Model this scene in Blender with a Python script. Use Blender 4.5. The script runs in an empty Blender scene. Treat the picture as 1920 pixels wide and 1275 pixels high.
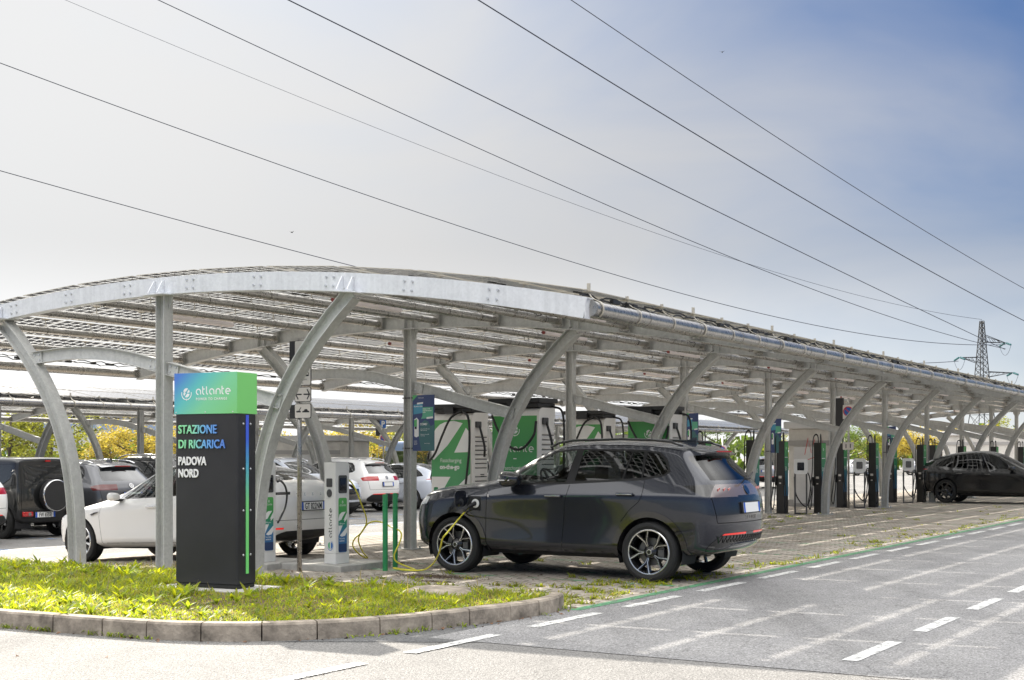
import bpy, bmesh, math, random
from mathutils import Vector, Matrix
R = math.radians
SC = bpy.context.scene
COL = SC.collection
random.seed(7)
# ------------------------------------------------------------------ site frame
# camera stands at the origin; the car port runs along v, its arches along u
CAM_H = 1.47
M0 = (-4.37, 16.62)          # foot of the first middle column
UX, UY = 0.85, -0.5268       # u axis (towards the road)
VX, VY = 0.5268, 0.85        # v axis (along the car port)
ROT = math.atan2(UY, UX)
BAY = 5.17
def W(u, v, z=0.0):
    return Vector((M0[0]+UX*u+VX*v, M0[1]+UY*u+VY*v, z))
def zg(u):                   # the parking area falls gently away behind the middle columns
    if u > -0.2: return 0.0
    if u > -5.2: return -0.042*(-0.2-u)
    return -0.21-0.012*min(-5.2-u, 4.0)

# ------------------------------------------------------------------ materials
MATS = {}
def nodes_of(name):
    m = bpy.data.materials.new(name); m.use_nodes = True
    nt = m.node_tree
    return m, nt, nt.nodes['Principled BSDF'], nt.nodes['Material Output']
def N(nt, t, **kw):
    n = nt.nodes.new(t)
    for k, v in kw.items():
        if k.startswith('i_'):
            key = k[2:].replace('_', ' ')
            n.inputs[int(key) if key.isdigit() else key].default_value = v
        else: setattr(n, k, v)
    return n
def L(nt, a, ao, b, bi): nt.links.new(a.outputs[ao], b.inputs[bi])
def col4(c): return (c[0], c[1], c[2], 1.0)
def ramp(nt, stops, interp='LINEAR'):
    r = nt.nodes.new('ShaderNodeValToRGB'); r.color_ramp.interpolation = interp
    e = r.color_ramp.elements
    while len(e) < len(stops): e.new(0.5)
    for i, (p, c) in enumerate(stops):
        e[i].position = p; e[i].color = col4(c) if len(c) == 3 else c
    return r
def mat(name, c, rough=0.5, metal=0.0, vary=0.0, scale=6.0, bump=0.0, bscale=60.0, coat=0.0, spec=0.5, emit=None, trans=0.0, coords='Object', alpha=1.0):
    m, nt, b, o = nodes_of(name)
    b.inputs['Base Color'].default_value = col4(c); b.inputs['Roughness'].default_value = rough
    b.inputs['Metallic'].default_value = metal; b.inputs['Coat Weight'].default_value = coat
    b.inputs['Coat Roughness'].default_value = 0.03
    b.inputs['Specular IOR Level'].default_value = spec
    b.inputs['Transmission Weight'].default_value = trans
    b.inputs['Alpha'].default_value = alpha
    if emit:
        b.inputs['Emission Color'].default_value = col4(emit[0]); b.inputs['Emission Strength'].default_value = emit[1]
    if vary or bump:
        tc = N(nt, 'ShaderNodeTexCoord')
    if vary:
        n1 = N(nt, 'ShaderNodeTexNoise', i_Scale=scale, i_Detail=6.0, i_Roughness=0.65)
        L(nt, tc, coords, n1, 'Vector')
        r = ramp(nt, [(0.3, [x*(1-vary) for x in c]), (0.7, [min(1, x*(1+vary)) for x in c])])
        L(nt, n1, 'Fac', r, 'Fac'); L(nt, r, 'Color', b, 'Base Color')
        rr = N(nt, 'ShaderNodeMapRange'); rr.inputs['To Min'].default_value = max(0, rough-0.12); rr.inputs['To Max'].default_value = min(1, rough+0.12)
        L(nt, n1, 'Fac', rr, 'Value'); L(nt, rr, 'Result', b, 'Roughness')
    if bump:
        n2 = N(nt, 'ShaderNodeTexNoise', i_Scale=bscale, i_Detail=4.0)
        L(nt, tc, coords, n2, 'Vector')
        bp = N(nt, 'ShaderNodeBump', i_Strength=bump, i_Distance=0.01)
        L(nt, n2, 'Fac', bp, 'Height'); L(nt, bp, 'Normal', b, 'Normal')
    MATS[name] = m
    return m
def gradmat(name, stops, axis='Z', rough=0.4, coords='Generated', angle=0.0, coat=0.0):
    m, nt, b, o = nodes_of(name)
    tc = N(nt, 'ShaderNodeTexCoord'); sp = N(nt, 'ShaderNodeSeparateXYZ'); L(nt, tc, coords, sp, 0)
    r = ramp(nt, stops)
    if isinstance(axis, str):
        L(nt, sp, axis, r, 'Fac')
    else:
        acc = None
        for ax, w in zip('XYZ', axis):
            if not w: continue
            mu = N(nt, 'ShaderNodeMath', operation='MULTIPLY'); mu.inputs[1].default_value = w
            L(nt, sp, ax, mu, 0)
            if acc is None: acc = mu
            else:
                ad = N(nt, 'ShaderNodeMath', operation='ADD'); L(nt, acc, 0, ad, 0); L(nt, mu, 0, ad, 1); acc = ad
        if axis[3]:
            ad = N(nt, 'ShaderNodeMath', operation='ADD'); ad.inputs[1].default_value = axis[3]; L(nt, acc, 0, ad, 0); acc = ad
        L(nt, acc, 0, r, 'Fac')
    L(nt, r, 'Color', b, 'Base Color'); b.inputs['Roughness'].default_value = rough
    b.inputs['Coat Weight'].default_value = coat
    MATS[name] = m
    return m

def thin_fresnel(nt, ior):
    # same reflectance from either side of a thin pane
    g = N(nt, 'ShaderNodeNewGeometry'); mr = N(nt, 'ShaderNodeMapRange'); mr.inputs['To Min'].default_value = ior; mr.inputs['To Max'].default_value = 1/ior
    L(nt, g, 'Backfacing', mr, 'Value'); f = N(nt, 'ShaderNodeFresnel'); L(nt, mr, 'Result', f, 'IOR'); return f
# ------------------------------------------------------------------ mesh builder
class MB:
    def __init__(s): s.v = []; s.f = []; s.m = []; s.uv = {}
    def add(s, vs, fs, m=0, uv=None):
        o = len(s.v); s.v += [tuple(x) for x in vs]
        for i, f in enumerate(fs):
            s.f.append(tuple(o+j for j in f)); s.m.append(m)
            if uv: s.uv[len(s.f)-1] = uv[i]
    def box(s, x0, x1, y0, y1, z0, z1, m=0):
        vs = [(x, y, z) for z in (z0, z1) for y in (y0, y1) for x in (x0, x1)]
        s.add(vs, [(0,2,3,1),(4,5,7,6),(0,1,5,4),(2,6,7,3),(0,4,6,2),(1,3,7,5)], m)
    def bbox(s, x0, x1, y0, y1, z0, z1, b=0.01, m=0):
        """box with chamfered edges"""
        bm = bmesh.new(); bmesh.ops.create_cube(bm, size=1.0)
        for v in bm.verts:
            v.co = Vector(((x0+x1)/2+v.co.x*(x1-x0), (y0+y1)/2+v.co.y*(y1-y0), (z0+z1)/2+v.co.z*(z1-z0)))
        bmesh.ops.bevel(bm, geom=bm.edges[:], offset=b, segments=2, affect='EDGES', profile=0.5)
        s.bm(bm, m)
    def bm(s, bm, m=0, mx=None):
        bm.verts.index_update()
        s.add([(mx @ v.co if mx else v.co) for v in bm.verts], [[v.index for v in f.verts] for f in bm.faces], m); bm.free()
    def obox(s, c, ax, ay, az, m=0):
        """oriented box: centre, three half-axis vectors"""
        c, ax, ay, az = Vector(c), Vector(ax), Vector(ay), Vector(az)
        vs = [c+i*ax+j*ay+k*az for k in (-1, 1) for j in (-1, 1) for i in (-1, 1)]
        s.add(vs, [(0,2,3,1),(4,5,7,6),(0,1,5,4),(2,6,7,3),(0,4,6,2),(1,3,7,5)], m)
    def beam(s, p0, p1, w, h=None, m=0, up=(0, 0, 1)):
        p0, p1 = Vector(p0), Vector(p1); h = h or w
        t = (p1-p0); ln = t.length; t.normalize(); u = Vector(up)
        if abs(t.dot(u)) > 0.99: u = Vector((1, 0, 0))
        a = t.cross(u).normalized(); b = a.cross(t)
        s.obox((p0+p1)/2, a*w/2, t*ln/2, b*h/2, m)
    def tube(s, pts, r, n=8, m=0, cap=True):
        pts = [Vector(p) for p in pts]; rs = r if isinstance(r, (list, tuple)) else [r]*len(pts)
        rings = []; t0 = (pts[1]-pts[0]).normalized()
        a = t0.orthogonal().normalized()
        for i, p in enumerate(pts):
            t = (pts[min(i+1, len(pts)-1)]-pts[max(i-1, 0)]).normalized()
            a = (a-t*a.dot(t)).normalized(); b = t.cross(a)
            rings.append([p+(a*math.cos(2*math.pi*k/n)+b*math.sin(2*math.pi*k/n))*rs[i] for k in range(n)])
        vs = [q for rg in rings for q in rg]; fs = []
        for i in range(len(pts)-1):
            for k in range(n):
                fs.append((i*n+k, i*n+(k+1) % n, (i+1)*n+(k+1) % n, (i+1)*n+k))
        if cap:
            fs.append(tuple(reversed(range(n)))); fs.append(tuple((len(pts)-1)*n+k for k in range(n)))
        s.add(vs, fs, m)
    def lathe(s, prof, n=24, m=0, mx=None, closed=False):
        """profile [(r, h)] spun about local z"""
        vs = []; fs = []; k = len(prof)
        for i in range(n):
            a = 2*math.pi*i/n
            for r, h in prof:
                p = Vector((r*math.cos(a), r*math.sin(a), h)); vs.append(mx @ p if mx else p)
        for i in range(n):
            j = (i+1) % n
            for q in range(k-1 if not closed else k):
                q2 = (q+1) % k
                fs.append((i*k+q, j*k+q, j*k+q2, i*k+q2))
        s.add(vs, fs, m)
    def prism(s, poly, d0, d1, fr=None, m=0):
        """2-D polygon (x, y) extruded along local z, placed by frame fr (Matrix)"""
        n = len(poly); fr = fr or Matrix()
        vs = [fr @ Vector((x, y, d0)) for x, y in poly]+[fr @ Vector((x, y, d1)) for x, y in poly]
        fs = [tuple(reversed(range(n))), tuple(range(n, 2*n))]+[(i, (i+1) % n, n+(i+1) % n, n+i) for i in range(n)]
        s.add(vs, fs, m)
    def sweep(s, path, nor, n0, n1, y0, y1, m=0, side=Vector((0, 1, 0))):
        """rectangle n0..n1 (along nor[i]) by y0..y1 (along side) swept along path"""
        vs = []
        for p, nn in zip(path, nor):
            p = Vector(p)
            vs += [p+nn*n0+side*y0, p+nn*n1+side*y0, p+nn*n1+side*y1, p+nn*n0+side*y1]
        fs = []
        for i in range(len(path)-1):
            for k in range(4):
                fs.append((i*4+k, (i+1)*4+k, (i+1)*4+(k+1) % 4, i*4+(k+1) % 4))
        e = (len(path)-1)*4
        fs += [(0, 1, 2, 3), (e+3, e+2, e+1, e)]
        s.add(vs, fs, m)
    def ribbon(s, pts, w, d, fr, m=0, dz=0.002):
        """flat stroke of width w along 2-D points on frame fr"""
        P = [Vector((x, y)) for x, y in pts]; lv = []
        closed = (P[0]-P[-1]).length < 1e-6
        for i, p in enumerate(P):
            a = P[i-1] if i > 0 else (P[-2] if closed else P[0]); b = P[i+1] if i < len(P)-1 else (P[1] if closed else P[-1])
            t = (b-a)
            if t.length < 1e-9: t = Vector((1, 0))
            t.normalize(); nn = Vector((-t.y, t.x))
            k = 1.0
            if 0 < i < len(P)-1:
                t1 = (P[i]-P[i-1]).normalized(); k = 1/max(0.5, abs(nn.dot(Vector((-t1.y, t1.x)))))
            lv += [p+nn*w/2*k, p-nn*w/2*k]
        vs = [fr @ Vector((q.x, q.y, d)) for q in lv]
        s.add(vs, [(2*i, 2*i+1, 2*i+3, 2*i+2) for i in range(len(P)-1)], m)
    def build(s, name, mats, parent=None, smooth=None, loc=None, rotz=0.0):
        me = bpy.data.meshes.new(name); me.from_pydata(s.v, [], s.f)
        if not isinstance(mats, (list, tuple)): mats = [mats]
        for m in mats: me.materials.append(MATS[m] if isinstance(m, str) else m)
        me.polygons.foreach_set('material_index', s.m)
        if s.uv:
            ul = me.uv_layers.new(name='UVMap')
            for fi, uvs in s.uv.items():
                for li, q in zip(me.polygons[fi].loop_indices, uvs): ul.data[li].uv = q
        bm = bmesh.new(); bm.from_mesh(me); bmesh.ops.recalc_face_normals(bm, faces=bm.faces[:]) if s.recalc else None
        if s.recalc: bm.to_mesh(me)
        bm.free()
        if smooth:
            me.polygons.foreach_set('use_smooth', [True]*len(me.polygons))
            if smooth is not True: me.set_sharp_from_angle(angle=R(smooth))
        me.update()
        return link(name, me, parent, loc, rotz)
    recalc = True
def link(name, data, parent=None, loc=None, rotz=0.0):
    o = bpy.data.objects.new(name, data); COL.objects.link(o)
    if parent: o.parent = parent
    if loc is not None: o.location = loc
    if rotz: o.rotation_euler.z = rotz
    return o
def tag(o, label=None, cat=None, group=None, kind=None):
    if label: o['label'] = label
    if cat: o['category'] = cat
    if group: o['group'] = group
    if kind: o['kind'] = kind
    return o
def thing(name, label, cat, loc=(0, 0, 0), rotz=0.0, group=None):
    o = bpy.data.objects.new(name, None); COL.objects.link(o); o.empty_display_size = 0.2
    o.location = loc; o.rotation_euler.z = rotz
    return tag(o, label, cat, group)
def struct(o): o['kind'] = 'structure'; return o
KIDS = {}
def copy_tree(o, parent=None):
    c = o.copy(); COL.objects.link(c)
    if parent: c.parent = parent
    for ch in list(o.children): copy_tree(ch, c)
    return c
def textobj(name, s, size, m, parent, mx, sx=1.0, ext=0.001, off=0.0, align='LEFT', space=1.0, linesp=1.0):
    cu = bpy.data.curves.new(name, 'FONT'); cu.body = s; cu.size = size; cu.extrude = ext; cu.offset = off
    cu.align_x = align; cu.space_character = space; cu.space_line = linesp; cu.resolution_u = 3
    t = bpy.data.objects.new('tmp', cu); COL.objects.link(t)
    dg = bpy.context.evaluated_depsgraph_get(); me = bpy.data.meshes.new_from_object(t.evaluated_get(dg))
    bpy.data.objects.remove(t); bpy.data.curves.remove(cu)
    me.name = name; me.transform(mx @ Matrix.Diagonal((sx, 1, 1, 1)))
    me.materials.clear(); me.materials.append(MATS[m] if isinstance(m, str) else m)
    return link(name, me, parent)
def frame(o, x, y):
    """matrix with local x, y axes and z = x cross y, at o"""
    x = Vector(x).normalized(); y = Vector(y).normalized(); z = x.cross(y)
    return Matrix(((x.x, y.x, z.x, o[0]), (x.y, y.y, z.y, o[1]), (x.z, y.z, z.z, o[2]), (0, 0, 0, 1)))
def arc(cx, cy, r, a0, a1, n=12, ry=None):
    ry = ry or r
    return [(cx+r*math.cos(R(a0+(a1-a0)*i/n)), cy+ry*math.sin(R(a0+(a1-a0)*i/n))) for i in range(n+1)]
def rrect(x0, x1, y0, y1, r, n=4):
    return arc(x1-r, y1-r, r, 0, 90, n)+arc(x0+r, y1-r, r, 90, 180, n)+arc(x0+r, y0+r, r, 180, 270, n)+arc(x1-r, y0+r, r, 270, 360, n)

# ------------------------------------------------------------------ lettering of the operator's name, drawn as strokes (x-height 1)
def word_strokes():
    out = []; x = 0.0
    def ring(cx, a0, a1): return arc(cx, 0.5, 0.42, a0, a1, 20, 0.42)
    # a
    out += [ring(x+.5, 0, 270), [(x+.92, .5), (x+.92, .08)]]; x += 1.22
    # t
    out += [[(x+.12, 1.35), (x+.12, .45)]+arc(x+.45, .41, .33, 180, 265, 8), [(x+.12, .92), (x+.5, .92)]]; x += .78
    # l
    out += [[(x+.08, 1.35), (x+.08, .42)]+arc(x+.4, .40, .32, 180, 262, 8)]; x += .62
    # a
    out += [ring(x+.5, 0, 270), [(x+.92, .5), (x+.92, .08)]]; x += 1.25
    # n
    out += [[(x+.08, .06), (x+.08, .52)]+arc(x+.48, .52, .40, 180, 0, 16)+[(x+.88, .06)]]; x += 1.12
    # t
    out += [[(x+.12, 1.35), (x+.12, .45)]+arc(x+.45, .41, .33, 180, 265, 8), [(x+.12, .92), (x+.5, .92)]]; x += .76
    # e
    out += [[(x+.1, .5), (x+.9, .5)]+arc(x+.5, .5, .42, 0, 300, 22)]; x += 1.0
    return out, x
WORD, WORD_W = word_strokes()
def put_word(mb, fr, h, d=0.0, m=0, w=0.17):
    for st in WORD: mb.ribbon([(a*h, b*h) for a, b in st], w*h, d, fr, m)
def put_emblem(mb, fr, cx, cy, s, d, m=0):
    """leaf globe with a bolt gap, cradled by an open ring with a drop below"""
    q = lambda P: [(cx+a*s, cy+b*s) for a, b in P]
    mb.ribbon(q(arc(0, .05, .52, 165, 375, 22)), .075*s, d, fr, m)
    up = arc(0, .18, .33, -10, 190, 16); 
    mb.prism(q([(-.33, .12), (.02, .42), (-.1, .2)]+[(-.18, .12)]), d-.0006, d, fr, m)
    mb.prism(q(arc(0, .2, .33, 175, 60, 10)+[(-.08, .19)]), d-.0006, d, fr, m)
    mb.prism(q(arc(0, .2, .33, 40, -10, 6)+[(.05, .13)]), d-.0006, d, fr, m)
    mb.prism(q(arc(0, .06, .33, -5, -120, 10)+[(.08, .06)]), d-.0006, d, fr, m)
    mb.prism(q(arc(0, .06, .33, -140, -185, 6)+[(-.06, .12)]), d-.0006, d, fr, m)
    mb.prism(q([(-.09, -.44), (0, -.36), (.09, -.44), (0, -.58)]), d-.0006, d, fr, m)
# ------------------------------------------------------------------ camera, sun, sky
cam = bpy.data.cameras.new('camera'); co = bpy.data.objects.new('camera', cam); COL.objects.link(co)
co.location = (0, 0, CAM_H); co.rotation_euler = (R(90), 0, 0)
cam.sensor_width = 36.0; cam.lens = 36.0*2500/1920; cam.shift_y = 217.5/1920; cam.clip_end = 3000; cam.clip_start = 0.1
SC.camera = co
SUN_D = Vector((UX*1.46-VX*0.90, UY*1.46-VY*0.90, -1.0)).normalized()
SUN_EL = math.asin(-SUN_D.z); SUN_AZ = math.atan2(-SUN_D.x, -SUN_D.y)     # clockwise from +Y
sl = bpy.data.lights.new('sun', 'SUN'); sl.energy = 3.8; sl.angle = R(0.55); sl.color = (1.0, 0.93, 0.82)
so = bpy.data.objects.new('sun', sl); COL.objects.link(so); so.rotation_euler = SUN_D.to_track_quat('-Z', 'Y').to_euler(); so.location = (-20, 30, 40)
SKYTINT = (0.118, 0.265, 0.495, 1); VEIL = (4.66, 4.60, 4.52, 1); BRIGHT = (2.5, 2.48, 2.44)
wd = bpy.data.worlds.new('World'); SC.world = wd; wd.use_nodes = True
nt = wd.node_tree; bg = nt.nodes['Background']
sky = N(nt, 'ShaderNodeTexSky', sky_type='NISHITA', sun_disc=False, sun_elevation=SUN_EL, sun_rotation=SUN_AZ, altitude=20.0, air_density=1.0, dust_density=1.6, ozone_density=1.4)
bg.inputs['Strength'].default_value = 0.05
# a veil of thin high cloud: thick towards the sun, open to the right, bright again high overhead
tc = N(nt, 'ShaderNodeTexCoord')
dt = N(nt, 'ShaderNodeVectorMath', operation='DOT_PRODUCT'); dt.inputs[1].default_value = Vector((-0.90, 0.10, -0.85)).normalized()
L(nt, tc, 'Generated', dt, 0)
mp = N(nt, 'ShaderNodeMapping'); mp.inputs['Scale'].default_value = (2.6, 2.6, 6.0); L(nt, tc, 'Generated', mp, 'Vector')
nz = N(nt, 'ShaderNodeTexNoise', i_Scale=1.6, i_Detail=5.0, i_Roughness=0.5, i_Distortion=0.5); L(nt, mp, 'Vector', nz, 'Vector')
ad = N(nt, 'ShaderNodeMath', operation='MULTIPLY_ADD'); ad.inputs[1].default_value = 0.36; L(nt, nz, 'Fac', ad, 0); L(nt, dt, 'Value', ad, 2)
mr = N(nt, 'ShaderNodeMapRange', interpolation_type='SMOOTHSTEP'); L(nt, ad, 0, mr, 'Value')
mr.inputs['From Min'].default_value = -0.39; mr.inputs['From Max'].default_value = 0.25; mr.inputs['To Min'].default_value = 0.0; mr.inputs['To Max'].default_value = 0.97
blue = N(nt, 'ShaderNodeMix', data_type='RGBA', blend_type='MULTIPLY', i_0=1.0); L(nt, sky, 'Color', blue, 6); blue.inputs[7].default_value = SKYTINT
sp = N(nt, 'ShaderNodeSeparateXYZ'); L(nt, tc, 'Generated', sp, 0)
fy = N(nt, 'ShaderNodeMapRange', interpolation_type='SMOOTHSTEP'); L(nt, sp, 'Y', fy, 'Value'); fy.inputs['From Min'].default_value = -0.35; fy.inputs['From Max'].default_value = 0.45; fy.inputs['To Min'].default_value = 0.12
mf = N(nt, 'ShaderNodeMath', operation='MULTIPLY'); L(nt, mr, 'Result', mf, 0); L(nt, fy, 'Result', mf, 1)
mx = N(nt, 'ShaderNodeMix', data_type='RGBA'); L(nt, mf, 0, mx, 0); L(nt, blue, 2, mx, 6)
mx.inputs[7].default_value = VEIL
sp = N(nt, 'ShaderNodeSeparateXYZ'); L(nt, tc, 'Generated', sp, 0)
zr = N(nt, 'ShaderNodeMapRange', interpolation_type='SMOOTHSTEP'); L(nt, sp, 'Z', zr, 'Value'); zr.inputs['From Min'].default_value = 0.36; zr.inputs['From Max'].default_value = 0.62
yr = N(nt, 'ShaderNodeMapRange', interpolation_type='SMOOTHSTEP'); L(nt, sp, 'Y', yr, 'Value'); yr.inputs['From Min'].default_value = 0.55; yr.inputs['From Max'].default_value = -0.1; yr.inputs['To Max'].default_value = 0.05
mxx = N(nt, 'ShaderNodeMath', operation='MAXIMUM'); L(nt, zr, 'Result', mxx, 0); L(nt, yr, 'Result', mxx, 1)
n9 = N(nt, 'ShaderNodeTexNoise', i_Scale=2.2, i_Detail=4.0); L(nt, tc, 'Generated', n9, 'Vector')
r9 = ramp(nt, [(0.35, [x*0.55 for x in BRIGHT]), (0.65, BRIGHT)]); L(nt, n9, 'Fac', r9, 'Fac')
gain = N(nt, 'ShaderNodeMix', data_type='RGBA', blend_type='MULTIPLY', i_0=1.0); L(nt, r9, 'Color', gain, 6); gain.inputs[7].default_value = (10, 10, 10, 1)
mz = N(nt, 'ShaderNodeMix', data_type='RGBA'); L(nt, mxx, 0, mz, 0); L(nt, mx, 2, mz, 6); L(nt, gain, 2, mz, 7)
hz = N(nt, 'ShaderNodeMapRange', interpolation_type='SMOOTHSTEP'); L(nt, sp, 'Z', hz, 'Value'); hz.inputs['From Min'].default_value = 0.16; hz.inputs['From Max'].default_value = 0.03
hm = N(nt, 'ShaderNodeMath', operation='MULTIPLY'); L(nt, hz, 'Result', hm, 0); L(nt, mr, 'Result', hm, 1)
ds = N(nt, 'ShaderNodeVectorMath', operation='DOT_PRODUCT'); ds.inputs[1].default_value = -SUN_D; L(nt, tc, 'Generated', ds, 0)
dg = N(nt, 'ShaderNodeMapRange', interpolation_type='SMOOTHSTEP'); L(nt, ds, 'Value', dg, 'Value'); dg.inputs['From Min'].default_value = 0.80; dg.inputs['From Max'].default_value = 0.99; dg.inputs['To Min'].default_value = 1.0; dg.inputs['To Max'].default_value = 1.3
hk = N(nt, 'ShaderNodeMath', operation='MULTIPLY_ADD'); L(nt, hm, 0, hk, 0); hk.inputs[1].default_value = 0.75; L(nt, dg, 'Result', hk, 2)
cb = N(nt, 'ShaderNodeCombineXYZ'); [L(nt, hk, 0, cb, i) for i in range(3)]
gl = N(nt, 'ShaderNodeMix', data_type='RGBA', blend_type='MULTIPLY', i_0=1.0); L(nt, mz, 2, gl, 6); L(nt, cb, 0, gl, 7)
L(nt, gl, 2, bg, 'Color')
SC.view_settings.view_transform = 'Standard'; SC.view_settings.look = 'None'; SC.view_settings.gamma = 1.0
SC.view_settings.exposure = 1.55
SC.render.engine = 'CYCLES'; SC.cycles.use_denoising = True; SC.cycles.max_bounces = 8; SC.cycles.transparent_max_bounces = 16

# ------------------------------------------------------------------ materials of the place
def asphalt(name, base, speck, patch=0.25, tint=(1, 1, 1)):
    m, nt, b, o = nodes_of(name)
    tc = N(nt, 'ShaderNodeTexCoord')
    n1 = N(nt, 'ShaderNodeTexNoise', i_Scale=0.55, i_Detail=6.0, i_Roughness=0.7); L(nt, tc, 'Object', n1, 'Vector')
    n2 = N(nt, 'ShaderNodeTexNoise', i_Scale=55.0, i_Detail=4.0, i_Roughness=0.85); L(nt, tc, 'Object', n2, 'Vector')
    v = N(nt, 'ShaderNodeTexVoronoi', i_Scale=85.0); L(nt, tc, 'Object', v, 'Vector')
    r1 = ramp(nt, [(0.3, [base*(1-patch)*t for t in tint]), (0.7, [base*(1+patch)*t for t in tint])]); L(nt, n1, 'Fac', r1, 'Fac')
    r2 = ramp(nt, [(0.32, [1-speck]*3), (0.5, [1.0]*3), (0.72, [1+speck]*3)]); L(nt, n2, 'Fac', r2, 'Fac')
    mu = N(nt, 'ShaderNodeMix', data_type='RGBA', blend_type='MULTIPLY', i_0=1.0); L(nt, r1, 'Color', mu, 6); L(nt, r2, 'Color', mu, 7)
    r3 = ramp(nt, [(0.0, [0.5]*3), (0.5, [1.05]*3), (1.0, [1.55]*3)]); L(nt, v, 'Color', r3, 'Fac')
    mu2 = N(nt, 'ShaderNodeMix', data_type='RGBA', blend_type='MULTIPLY', i_0=0.8); L(nt, mu, 2, mu2, 6); L(nt, r3, 'Color', mu2, 7)
    # hairline cracks
    vc = N(nt, 'ShaderNodeTexVoronoi', feature='DISTANCE_TO_EDGE', i_Scale=0.33)
    nd = N(nt, 'ShaderNodeTexNoise', i_Scale=1.5, i_Detail=5.0); L(nt, tc, 'Object', nd, 'Vector')
    va = N(nt, 'ShaderNodeVectorMath', operation='ADD'); L(nt, tc, 'Object', va, 0); L(nt, nd, 'Color', va, 1); L(nt, va, 0, vc, 'Vector')
    rc = ramp(nt, [(0.0, [0.5]*3), (0.0045, [1.0]*3)]); L(nt, vc, 'Distance', rc, 'Fac')
    mu3 = N(nt, 'ShaderNodeMix', data_type='RGBA', blend_type='MULTIPLY', i_0=0.6); L(nt, mu2, 2, mu3, 6); L(nt, rc, 'Color', mu3, 7)
    # tyre wear and old oil stains drawn out along the lane
    mp = N(nt, 'ShaderNodeMapping'); mp.inputs['Rotation'].default_value = (0, 0, -ROT); mp.inputs['Scale'].default_value = (1.5, 0.12, 1); L(nt, tc, 'Object', mp, 'Vector')
    n5 = N(nt, 'ShaderNodeTexNoise', i_Scale=1.0, i_Detail=5.0, i_Roughness=0.6); L(nt, mp, 'Vector', n5, 'Vector')
    r5 = ramp(nt, [(0.32, [0.74]*3), (0.5, [1.0]*3), (0.7, [1.08]*3)]); L(nt, n5, 'Fac', r5, 'Fac')
    mu4 = N(nt, 'ShaderNodeMix', data_type='RGBA', blend_type='MULTIPLY', i_0=0.8); L(nt, mu3, 2, mu4, 6); L(nt, r5, 'Color', mu4, 7)
    n6 = N(nt, 'ShaderNodeTexNoise', i_Scale=1.3, i_Detail=3.0); L(nt, tc, 'Object', n6, 'Vector')
    r6 = ramp(nt, [(0.66, [1.0]*3), (0.76, [0.62]*3)]); L(nt, n6, 'Fac', r6, 'Fac')
    mu5 = N(nt, 'ShaderNodeMix', data_type='RGBA', blend_type='MULTIPLY', i_0=0.7); L(nt, mu4, 2, mu5, 6); L(nt, r6, 'Color', mu5, 7)
    L(nt, mu5, 2, b, 'Base Color'); b.inputs['Roughness'].default_value = 0.85; b.inputs['Specular IOR Level'].default_value = 0.3
    bp = N(nt, 'ShaderNodeBump', i_Strength=0.9, i_Distance=0.008); L(nt, v, 'Distance', bp, 'Height'); L(nt, bp, 'Normal', b, 'Normal')
    MATS[name] = m
asphalt('old_asphalt', 0.185, 0.6, 0.16, (1.0, 0.97, 0.93))
asphalt('road_asphalt', 0.225, 0.65, 0.16, (1.0, 0.985, 0.985))
asphalt('patch_asphalt', 0.12, 0.4, 0.15)
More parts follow.
